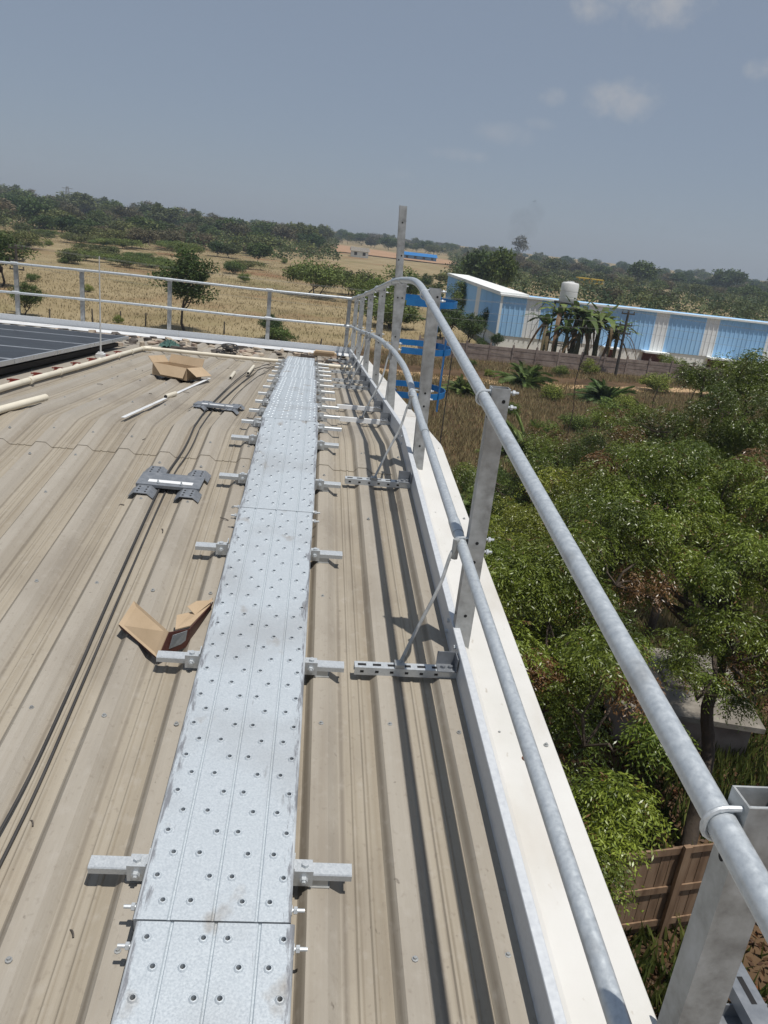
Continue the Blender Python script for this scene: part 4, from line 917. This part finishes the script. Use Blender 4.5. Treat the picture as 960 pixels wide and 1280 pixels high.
# ------------------------------------------------------------------ water tank on its stand, banana plants, poles and wires
tp_ = ony(709, 378, 63.5); tk = thing('water_tank', 'white plastic water tank on a dark stand among banana plants', 'water tank', (tp_[0], 63.5, 0))
zt0 = tp_[2]
b = MB(); prof = [(.66, 0), (.70, .06), (.70, .4), (.67, .43), (.70, .46), (.70, .82), (.67, .85), (.70, .88), (.70, 1.42), (.64, 1.54), (.25, 1.60)]
n_ = 20; vs = [(r*math.cos(2*math.pi*j/n_), r*math.sin(2*math.pi*j/n_), z) for (r, z) in prof for j in range(n_)]
b.add(vs, [(i*n_+j, i*n_+(j+1) % n_, (i+1)*n_+(j+1) % n_, (i+1)*n_+j) for i in range(len(prof)-1) for j in range(n_)]+[tuple(range(n_))[::-1]]); b.build('tank_body', tank_m, tk, True, (0, 0, zt0))
b = MB(); b.tube([(0, 0, zt0+1.56), (0, 0, zt0+1.66)], .28, 16); b.build('lid', tank_m, tk, True)
b = MB(); b.box((-.85, -.85, zt0-.12), (.85, .85, zt0)); b.build('platform', dark_fr, tk)
for sx in (-.75, .75):
    for sy in (-.75, .75):
        b = MB(); b.box((sx-.06, sy-.06, -.05), (sx+.06, sy+.06, zt0-.12)); b.build('leg', dark_fr, tk)
b = MB()
for z in (1.2, 2.4, 3.6):
    b.box((-.75, -.79, z), (.75, -.75, z+.07)); b.box((-.75, .75, z), (.75, .79, z+.07))
b.build('brace', dark_fr, tk)
def banana_mesh(seed, Hs, nl, Ll):
    r = np.random.default_rng(seed); V = []; C = []
    for k in range(nl):
        az = r.random()*6.28; el = r.uniform(.45, 1.35); L_ = Ll*r.uniform(.7, 1.15); wv = r.uniform(.28, .42); droop = r.uniform(.35, .9)
        d = np.array([math.cos(az)*math.cos(el), math.sin(az)*math.cos(el), math.sin(el)]); sd = np.array([-math.sin(az), math.cos(az), 0])
        dead = r.random() < .28
        if dead: droop = 1.5
        base = np.array([0, 0, Hs*r.uniform(.75, 1.0)])
        prev = None; ns = 9
        for i in range(ns+1):
            t = i/ns; p = base+d*L_*t+np.array([0, 0, -droop*L_*t*t]); ww = wv*math.sin(math.pi*min(1, .12+.86*t))*(.5 if dead else 1)
            a = p+sd*ww*.5+np.array([0, 0, -.1*ww]); c = p-sd*ww*.5+np.array([0, 0, -.1*ww])
            if prev is not None:
                g = .06 if r.random() < .35 else 0
                V += [prev[0], prev[1], p+d*-g, a+d*-g, prev[1], prev[2], c+d*-g, p+d*-g]
                cc = np.array([.16, .11, .05]) if dead else np.array([.075, .12, .03])*r.uniform(.6, 1.5)+np.array([.02, .01, 0])*r.random(); C += [cc, cc]
            prev = (a, p, c)
    crown = np_mesh('fronds', np.array(V), 4, leaf_far, np.array(C))
    b = MB(); b.tube([(0, 0, -.05), (.03, .02, Hs*.5), (0, 0, Hs)], [.14, .11, .07], 8)
    return crown, b.mesh('stem', mat('banana_stem_%d' % seed, [(.07, .075, .03), (.13, .12, .06)], scale=6, rough=.7))
bans = [banana_mesh(s, 2.2, 15, 2.3) for s in (3, 4, 5)]
for i, (u, y, s) in enumerate(((676, 61.5, .9), (690, 62.2, 1.1), (703, 60.7, .85), (718, 61.2, 1.05), (730, 60.8, .95), (742, 61.6, 1.15), (756, 61.0, 1.0), (765, 62, .85), (712, 62.4, 1.15))):
    p = ony(u, 450, y); t = thing('banana_plant', 'banana plant with long drooping fronds around the water tank stand', 'banana plant', (p[0], y, 0), random.uniform(0, 6), 'banana plants by the water tank'); s *= 1.42; t.scale = (s*1.1, s*1.1, s*random.uniform(.95, 1.15))
    link('fronds', bans[i % 3][0], t); link('stem', bans[i % 3][1], t)
# utility poles and wires
def pole(u, v, ytop, y, label, name='utility_pole'):
    p = ony(u, v, y); tp = ony(*ytop, y); t = thing(name, label, 'utility pole', (p[0], y, 0)); H = float(tp[2])
    b = MB(); b.tube([(0, 0, -.1), (0, 0, H)], [.12, .08], 10); b.build('mast', dark_fr, t, True)
    for h in (.25, 1.1, 1.7):
        b = MB(); b.box((-.5, -.05, H-h-.05), (.5, .05, H-h+.05)); 
        o = b.build('crossarm', dark_fr, t)
        for x in (-.45, .45): bb = MB(); bb.tube([(x, 0, H-h+.05), (x, 0, H-h+.2)], .04, 6); bb.build('insulator', dark_fr, t)
    return p[0], y, H
xR, yR_, hR = pole(770, 465, (786, 388), 57.6, 'dark utility pole with short crossarms standing at the compound wall')
xL, yL_, hL = pole(24, 392, (17, 305), 59.3, 'dark utility pole at the edge of the dry field behind the eave rail')
for k, (dz, dy) in enumerate(((.2-.25, -.45), (.2-1.1, .0), (.2-1.7, .45), (.2-.25, .45))):
    A = np.array([xL, yL_+dy, hL+dz]); B = np.array([xR, yR_+dy, hR+dz]); P = []
    for t in np.linspace(0, 1, 30): q = A+(B-A)*t; q[2] -= 1.1*4*t*(1-t)*.5; P.append(q)
    b = MB(); b.tube(P, .007, 4); tag(b.build('power_wire', wire_m), 'thin pale overhead wire strung between the two utility poles', 'wire', 'overhead wires between the poles')
    C_ = np.array([xR+45, yR_+dy, hR+dz]); b = MB(); b.tube([B+(C_-B)*t-np.array([0, 0, 2.0*t*(1-t)]) for t in np.linspace(0, 1, 14)], .006, 4); tag(b.build('power_wire', wire_m), 'thin pale overhead wire leaving the pole along the compound wall', 'wire', 'overhead wires past the wall')
q = EYE+ray(84, 233)/ray(84, 233)[1]*430; py = thing('pylon', 'tiny lattice pylon standing above the wood on the horizon', 'pylon', (q[0], q[1], 0)); Hp = float(q[2])
b = MB()
for sx in (-1, 1):
    for sy in (-1, 1): b.tube([(sx*2.2, sy*2.2, 0), (sx*.35, sy*.35, Hp)], .12, 4)
for i in range(8):
    z0, z1 = Hp*i/8, Hp*(i+1)/8; w0, w1 = 2.2-1.85*i/8, 2.2-1.85*(i+1)/8
    for sg in (-1, 1): b.tube([(-w0*sg, -w0, z0), (w1*sg, -w1, z1)], .07, 4)
b.build('lattice_mast', wire_m, py)
for z in (Hp*.80, Hp*.93):
    b = MB(); b.box((-2.6, -.12, z), (2.6, .12, z+.25)); b.build('crossarm', wire_m, py)
# stumpy fence posts in the field
for (u, v, h) in ((116, 404, 18), (151, 401, 12), (182, 408, 17), (280, 418, 16), (400, 436, 13), (62, 398, 12), (22, 392, 10)):
    p = onz(u, v); top = ony(u+1, v-h, p[1]); b = MB(); b.tube([(0, 0, -.05), (rng.normal()*.03, 0, top[2])], [.06, .045], 7)
    o = b.build('fence_post', dark_fr, None, False, (p[0], p[1], 0)); tag(o, 'short dark wooden fence post standing in the dry field', 'fence post', 'fence posts in the dry field')

# ------------------------------------------------------------------ far small buildings
def house(name, u0, u1, v, hpx, roofm, label, wallm=fac_w, depth=6):
    a = onz(u0, v+.115*0); y = a[1]; c = ony(u1, v+.115*(u1-u0), y); z = float(ony(u0, v-hpx, y)[2]); t = thing(name, label, 'building', (a[0], y, 0)); wx = float(c[0]-a[0])
    b = MB(); b.box((0, 0, -.2), (wx, depth, z*.62)); b.build('wall', wallm, t)
    b = MB(); zr = z*.62; b.add([(-.4, -.6, zr-.1), (wx+.4, -.6, zr-.1), (wx+.4, depth/2, z), (-.4, depth/2, z), (wx+.4, depth+.6, zr-.1), (-.4, depth+.6, zr-.1)], [(0, 1, 2, 3), (3, 2, 4, 5)]); b.add([(-.4, -.6, zr-.1), (-.4, depth/2, z), (-.4, depth+.6, zr-.1)], [(0, 1, 2)]); b.add([(wx+.4, -.6, zr-.1), (wx+.4, depth+.6, zr-.1), (wx+.4, depth/2, z)], [(0, 1, 2)]); b.build('roof', roofm, t)
    n = max(2, int(wx/3))
    for i in range(n):
        b = MB(); q = wx*(i+.5)/n; b.box((q-.5, -.06, .5), (q+.5, -.003, z*.5)); b.build('window', dark_fr, t)
house('blue_house', 503, 545, 323, 9, blue_m, 'small distant house with bright blue roof in front of the tree belt', mat('blue_wall', [(.12, .28, .48), (.18, .36, .56)], scale=.5, rough=.6))
house('grey_house', 439, 460, 320, 12, slab_m, 'small grey roofed distant house beside the blue roofed one')
house('white_house', 634, 652, 352, 6, slab_m, 'low pale distant building in the gap beside the dark tree', wall_m)
house('pale_house', 690, 712, 358, 6, white_flash, 'low white roofed distant building left of the yellow frame', wall_m)
for i, (u, v) in enumerate(((722, 358), (738, 360))):
    p = onz(u, v); t = thing('yellow_frame', 'small yellow steel frame far behind the shed', 'frame', (p[0], p[1], 0), 0, 'yellow frames behind the shed')
    b = MB()
    for x in (0, 1.6, 3.2): b.box((x, 0, 0), (x+.3, .3, 2.4)); 
    b.box((-.2, -.1, 2.4), (3.8, 2.5, 2.7)); b.box((-.2, -.1, 1.2), (3.8, .2, 1.5)); b.build('frame', yellow_m, t)

# ------------------------------------------------------------------ plot beside the building: shrubs, palms, neem trees
def palm_mesh(seed, nl, Ll):
    r = np.random.default_rng(seed); V = []; C = []
    for k in range(nl):
        az = r.random()*6.28; el = r.uniform(.15, 1.35); L_ = Ll*r.uniform(.6, 1.1); d = np.array([math.cos(az)*math.cos(el), math.sin(az)*math.cos(el), math.sin(el)]); sd = np.array([-math.sin(az), math.cos(az), 0]); dr = r.uniform(.25, .6)
        for i in range(16):
            t = .2+.8*i/16; p = d*L_*t-np.array([0, 0, dr*L_*t*t]); tang = unit(d-np.array([0, 0, 2*dr*t]))
            for s in (-1, 1):
                ld_ = unit(tang*.7+sd*s*.8+np.array([0, 0, .25]))*L_*.24*(1.1-t*.6); wv = np.cross(ld_, sd+np.array([0, 0, .3])); wv = wv/(np.linalg.norm(wv)+1e-9)*.03
                V += [p-wv, p+wv, p+ld_*.6+wv*.6, p+ld_]; C.append(np.array([.085, .14, .04])*r.uniform(.5, 1.6)+np.array([.02, .012, .0])*r.random())
    crown = np_mesh('fronds', np.array(V), 4, leaf_far, np.array(C)); b = MB(); b.tube([(0, 0, -.1), (0, 0, .25)], [.16, .12], 8); return crown, b.mesh('stem', bark)
palms = [palm_mesh(s, 70, 1.6) for s in (21, 22)]
for i, (u, v, h, lab) in enumerate(((655, 481, 44, 'bushy young date palm beside the dirt path'), (578, 493, 32, 'small dark date palm left of the path bend'), (755, 503, 44, 'young date palm above the neem trees near the path'), (600, 650, 70, 'dark palm shrub at the foot of the gable'), (640, 690, 60, 'second dark palm shrub close to the gable foot'), (660, 575, 60, 'dark palm clump in the brown grass behind the rail post'), (940, 470, 34, 'young date palm in front of the compound wall near the shed doors'))):
    p = onz(u, v); top = ony(u, v-h, p[1]); s = max(.5, float(top[2])/1.35); t = thing('date_palm', lab, 'palm', (p[0], p[1], 0), random.uniform(0, 6)); t.scale = (s, s, s); link('fronds', palms[i % 2][0], t); link('stem', palms[i % 2][1], t)
for (u, v, h) in ((700, 470, 16), (735, 468, 18), (800, 468, 16), (830, 462, 18), (845, 470, 20), (880, 482, 16), (590, 458, 10), (690, 500, 18), (640, 520, 16), (820, 490, 22), (720, 540, 26), (760, 535, 30), (680, 560, 30), (930, 492, 30), (960, 482, 30), (900, 500, 26), (780, 520, 24), (610, 610, 34), (625, 640, 40), (650, 640, 44), (690, 600, 40), (610, 470, 8)):
    put('plot_bush', random.choice(bushes), u, v, h, 1.35, 'small green bush in the brown plot between the neem trees and the wall', 'bush', wide=random.uniform(.9, 1.4), group='bushes in the brown plot')
# bare slender saplings above the neem trees
for i, (u, v, h) in enumerate(((705, 560, 120), (850, 560, 78), (808, 545, 64), (868, 545, 40))):
    p = onz(u, v); top = ony(u+h*.18, v-h, p[1]); H = float(top[2]); b = MB()
    b.tube(smooth_path([(0, 0, -.05), (.08, 0, H*.4), (-.05, .05, H*.7), (.1, 0, H)], 4), .02, 5)
    for k in range(6):
        z = H*(.4+.09*k); limb(b, (.0, 0, z), (rng.normal()*.35, rng.normal()*.35, z+.5), .011, .004, .2, 4, 4)
    o = b.build('bare_sapling', bark, None, False, (p[0], p[1], 0)); tag(o, 'slender bare sapling standing above the neem crowns', 'sapling', 'bare saplings')

def neem(base, top, crowns, nspray, label, seed, c0, c1, ll=.056, lw=.0155, trunk_r=.10):
    """crowns: list of (centre, radii); compound leaves on arching sprays"""
    global rng
    rng = np.random.default_rng(seed)
    t = thing('neem_tree', label, 'tree', base)
    base = np.array(base, float); b = MB()
    limb(b, (0, 0, -.1), np.array(top)-base, trunk_r, trunk_r*.65, .06, 6, 9)
    V = []; C = []; tot = sum(r[0]*r[1]*r[2] for c, r in crowns)
    for (c, r) in crowns:
        c = np.array(c, float)-base; r = np.array(r); fr = r.prod()/tot; ncl = max(8, int(34*(r.prod()/4)**.6))
        ctr = clump_points(ncl, r*.86, .40, .15)+c
        A = np.array(top)-base
        mids = [c+rng.normal(size=3)*r*.35 for _ in range(5)]
        for mpt in mids: limb(b, A, mpt-np.array([0, 0, .35]), trunk_r*.42, trunk_r*.2, .14, 5, 6)
        for q in ctr: limb(b, min(mids, key=lambda m_: np.linalg.norm(m_-q))-np.array([0, 0, .35]), q, trunk_r*.16, trunk_r*.03, .2, 4, 5)
        ns = int(nspray*fr); ci = rng.integers(0, ncl, ns); crad = rng.uniform(.32, .62, ncl)*np.mean(r)*.36
        shade = rng.uniform(.6, 1.35, ncl); hue = rng.random(ncl)
        off = unit(rng.normal(size=(ns, 3)))*(rng.random((ns, 1))**.5); pos = ctr[ci]+off*crad[ci][:, None]*np.array([1.15, 1.15, .85])
        outw = pos-ctr[ci]; d = rng.normal(size=(ns, 3))*.6+outw/crad[ci][:, None]; d[:, 2] = d[:, 2]*.35+.05; d = unit(d)
        Ls = rng.uniform(.14, .27, ns); sd = unit(np.cross(d, np.array([0, 0, 1.0]))); NL = 11; deadm = (rng.random(ns) < .025) | (rng.random(ncl) < .05)[ci]
        for i in range(NL):
            tt = (i+.8)/NL; p = pos+d*(Ls*tt)[:, None]; p[:, 2] -= (Ls*tt*tt*.75); s = 1 if i % 2 else -1
            ldv = unit(d*.55+sd*s*.8+np.array([0, 0, -.55])+rng.normal(size=(ns, 3))*.22)
            V.append(leaf_quads(p, ldv, ll*rng.uniform(.7, 1.2, ns), lw)); 
            k = hue[ci][:, None]*.5+rng.random((ns, 1))*.5; cc = (np.array(c0)*(1-k)+np.array(c1)*k)*(shade[ci]*rng.uniform(.8, 1.2, ns))[:, None]; cc[deadm] = np.array([.20, .115, .045])*rng.uniform(.6, 1.2, (deadm.sum(), 1)); C.append(cc)
    link('crown', np_mesh('neem_crown', np.concatenate(V), 4, leaf_neem, np.concatenate(C)), t)
    link('trunk', b.mesh('trunk', bark, True), t); return t
NG0, NG1 = (.048, .088, .011), (.205, .258, .034)
neem((3.6, 7.9, 0), (3.0, 7.2, 2.6), [((2.6, 6.1, 3.9), (1.2, 1.5, 1.05)), ((2.35, 4.9, 3.3), (.75, .95, .8)), ((3.0, 8.2, 4.1), (1.6, 1.6, 1.0)), ((2.2, 7.4, 3.0), (1.0, 1.6, .9)), ((2.3, 9.6, 3.2), (1.1, 1.4, .9))], 16500, 'leafy neem tree growing close against the gable wall', 31, NG0, NG1)
neem((6.1, 8.6, 0), (6.5, 9.9, 3.0), [((5.1, 9.9, 4.5), (1.5, 1.5, .95)), ((6.9, 10.4, 4.9), (1.5, 1.5, .9)), ((5.9, 12.0, 4.6), (1.6, 1.7, 1.0)), ((7.4, 12.0, 4.9), (1.4, 1.5, 1.0)), ((5.5, 8.3, 3.6), (1.0, .9, .5)), ((6.4, 9.0, 3.0), (1.1, .9, .5)), ((6.2, 9.0, 4.3), (1.4, 1.2, .8))], 20000, 'spreading neem tree with a dark leaning trunk by the boarded fence', 32, NG0, NG1, trunk_r=.12)
neem((4.6, 13.2, 0), (4.5, 12.6, 1.7), [((4.3, 12.3, 3.0), (1.7, 1.9, 1.1)), ((5.9, 14.3, 3.5), (1.7, 1.7, 1.1)), ((4.0, 10.4, 2.8), (1.4, 1.5, .9)), ((4.3, 15.6, 2.2), (1.3, 1.4, .9))], 13500, 'lower yellowish green neem tree behind the one against the wall', 33, (.064, .098, .012), (.26, .30, .04))
neem((8.3, 15.4, 0), (8.3, 15.2, 2.8), [((7.5, 14.8, 4.7), (1.5, 1.6, 1.2)), ((9.2, 15.4, 5.7), (1.6, 1.7, 1.4)), ((8.3, 14.2, 5.7), (1.1, 1.2, 1.0)), ((7.6, 17.2, 4.2), (1.5, 1.6, 1.1))], 12500, 'tall neem tree with bare dark limbs nearest the compound wall', 34, (.055, .085, .014), (.22, .26, .038))
neem((6.9, 19.0, 0), (6.9, 18.9, 1.8), [((6.6, 18.6, 3.2), (1.6, 1.6, 1.0)), ((8.3, 19.4, 3.3), (1.6, 1.5, 1.0)), ((5.2, 19.2, 2.4), (1.3, 1.3, .9))], 7000, 'low feathery pale green tree at the edge of the brown grass', 35, (.08, .115, .016), (.25, .29, .05))

# ------------------------------------------------------------------ boarded fence and low shed under the trees
A = onz(776, 1172); B = onz(856, 1160); d = unit(B-A); A = A-d*3.2; Lf = 4.75
fe = thing('boarded_fence', 'brown boarded fence with rails standing on the litter below the neem trees', 'fence', (A[0], A[1], 0), math.atan2(d[1], d[0]))
x = 0; k = 0
while x < Lf:
    wv = random.uniform(.13, .17); b = MB(); z1 = 1.42+random.uniform(-.02, .02); b.box((x, -.012+random.uniform(-.006, .006), .05), (x+wv-.008, .012, z1)); b.build('board', wood_m, fe); x += wv
for z in (.22, .78, 1.40):
    b = MB(); b.box((0, -.042, z-.05), (Lf, -.02, z+.05)); b.build('rail', wood_m, fe)
for x in (.1, 1.9, 3.75, 4.7):
    b = MB(); b.box((x-.05, -.10, -.05), (x+.05, -.0425, 1.5)); b.build('post', wood_m, fe)
sp_ = [onz(776, 878, .8), onz(872, 893, .8)]
ls = thing('concrete_sump', 'low flat topped concrete sump glimpsed through the neem branches', 'sump', (sp_[0][0], sp_[0][1], 0))
o0 = np.array([sp_[0][0], sp_[0][1]]); ex = unit(np.array([sp_[1][0]-o0[0], sp_[1][1]-o0[1]])); ey = np.array([-ex[1], ex[0]])
mx_ = Matrix(((ex[0], ey[0], 0, 0), (ex[1], ey[1], 0, 0), (0, 0, 1, 0), (0, 0, 0, 1)))
b = MB(); b.box((-.15, -.15, .70), (2.5, 2.35, .8), 0, mx_); b.build('roof_slab', slab_m, ls)
b = MB(); b.box((0, 0, -.05), (2.35, 2.2, .70), 0, mx_); b.build('wall', conc, ls)
b = MB(); b.box((1.0, .8, .804), (1.7, 1.5, .86), 0, mx_); b.build('hatch', conc, ls)
# ------------------------------------------------------------------ grass and litter
def tufts(n, region, hgt, wid, c0, c1, blades=4, spread=.12, clump=0.0, name='dry_grass', label=''):
    x0, x1, y0, y1 = region
    pts = np.stack([rng.uniform(x0, x1, n), y0+(y1-y0)*rng.random(n)**1.0], 1)
    return pts
def grass_mesh(pts, hgt, wid, c0, c1, blades, spread):
    n = len(pts); base = np.repeat(np.concatenate([pts, np.zeros((n, 1))], 1), blades, 0); m = n*blades
    base[:, :2] += rng.normal(size=(m, 2))*spread; az = rng.random(m)*6.283; h = np.repeat(rng.uniform(.5, 1.25, n)*hgt, blades)*rng.uniform(.7, 1.2, m)
    sdv = np.stack([np.cos(az), np.sin(az), np.zeros(m)], 1)*(wid*rng.uniform(.6, 1.3, m))[:, None]; lean = np.stack([rng.normal(size=m)*.3, rng.normal(size=m)*.3, np.ones(m)], 1)*h[:, None]
    V = np.stack([base-sdv, base+sdv, base+lean], 1).reshape(-1, 3); t = np.repeat(rng.random((n, 1)), blades, 0); C = (np.array(c0)*(1-t)+np.array(c1)*t)*rng.uniform(.75, 1.2, (m, 1)); return np_mesh('grass', V, 3, grass_m, C)
n = 24000; yy = 24+ (215-24)*rng.random(n)**.85; xx = rng.uniform(-.75, .22, n)*yy+1.5
k = ~((xx > -1) & (yy < 58)) & ~((xx > 14) & (yy > 56)); P = np.stack([xx, yy], 1)[k]
o = link('dry_grass', grass_mesh(P, .22, .035, (.25, .195, .105), (.44, .36, .21), 5, .5)); tag(o, 'golden dry grass covering the open field', 'grass', kind='stuff')
n = 30000; yy = 13+45*rng.random(n)**1.1; xx = rng.uniform(.05, 1.0, n)*(yy*.75)+1.6; k = ~((np.abs(yy-50-xx*.13) < 1.5) & (xx < 40)); P = np.stack([xx, yy], 1)[k]
o = link('brown_grass', grass_mesh(P, .28, .024, (.26, .185, .10), (.52, .41, .23), 5, .22)); tag(o, 'reddish brown dry grass in the plot before the compound wall', 'grass', kind='stuff')
n = 16000; yy = 3.0+24*rng.random(n); xx = rng.uniform(1.0, 15, n); nzv = np.sin(xx*.9+1)*np.sin(yy*.7)+rng.normal(size=n)*.3; P = np.stack([xx, yy], 1)[nzv > .15]
o = link('green_weeds', grass_mesh(P, .34, .03, (.045, .07, .016), (.13, .15, .04), 6, .14)); tag(o, 'green weeds growing under the neem trees', 'weeds', kind='stuff')
n = 26000; yy = 2.0+13*rng.random(n); xx = rng.uniform(.9, 13, n); pos = np.stack([xx, yy, rng.uniform(.01, .05, n)], 1); d = unit(np.stack([rng.normal(size=n), rng.normal(size=n), rng.normal(size=n)*.25], 1))
C = jitter_cols(n, (.075, .038, .02), (.18, .10, .05), (.26, .10, .035), .08); o = link('leaf_litter', np_mesh('litter', leaf_quads(pos, d, .11, .05), 4, leaf_far, C)); tag(o, 'brown leaf litter on the ground by the boarded fence', 'leaf litter', kind='stuff')

# ------------------------------------------------------------------ smoke and haze
def volume_mat(name, colr, dens, noise=None):
    m = bpy.data.materials.new(name); m.use_nodes = True; t = m.node_tree; n = t.nodes; l = t.links; n.remove(n['Principled BSDF'])
    v = n.new('ShaderNodeVolumePrincipled'); v.inputs['Color'].default_value = (*colr, 1); v.inputs['Density'].default_value = dens; v.inputs['Anisotropy'].default_value = .2
    l.new(v.outputs[0], n['Material Output'].inputs['Volume']); return m
b = MB(); cS = EYE+ray(655, 278)/ray(655, 278)[1]*300
for (dx, dz, r_) in ((0, 0, 5.5), (3.2, 3.4, 4.2), (-2.2, -4.6, 3.6), (1.5, -2.0, 4.4)):
    vs = [(cS[0]+dx+r_*rng.uniform(.85, 1.12)*math.sin(i*math.pi/8)*math.cos(j*math.pi/6), cS[1]+r_*math.sin(i*math.pi/8)*math.sin(j*math.pi/6), cS[2]+dz+r_*rng.uniform(.9, 1.1)*math.cos(i*math.pi/8)) for i in range(9) for j in range(12)]
    b.add(vs, [(i*12+j, (i+1)*12+j, (i+1)*12+(j+1) % 12, i*12+(j+1) % 12) for i in range(8) for j in range(12)])
o = b.build('smoke_puff', volume_mat('smoke_air', (.12, .12, .13), .012), None, True); tag(o, 'faint dark puff of smoke hanging over the spiky tree', 'smoke', kind='stuff')
b = MB(); b.box((-420, -30, -1.6), (420, 760, 38)); o = b.build('haze', volume_mat('haze_air', (.74, .86, 1.0), .00042)); tag(o, 'thin pale haze lying over the whole plain', 'haze', kind='stuff')
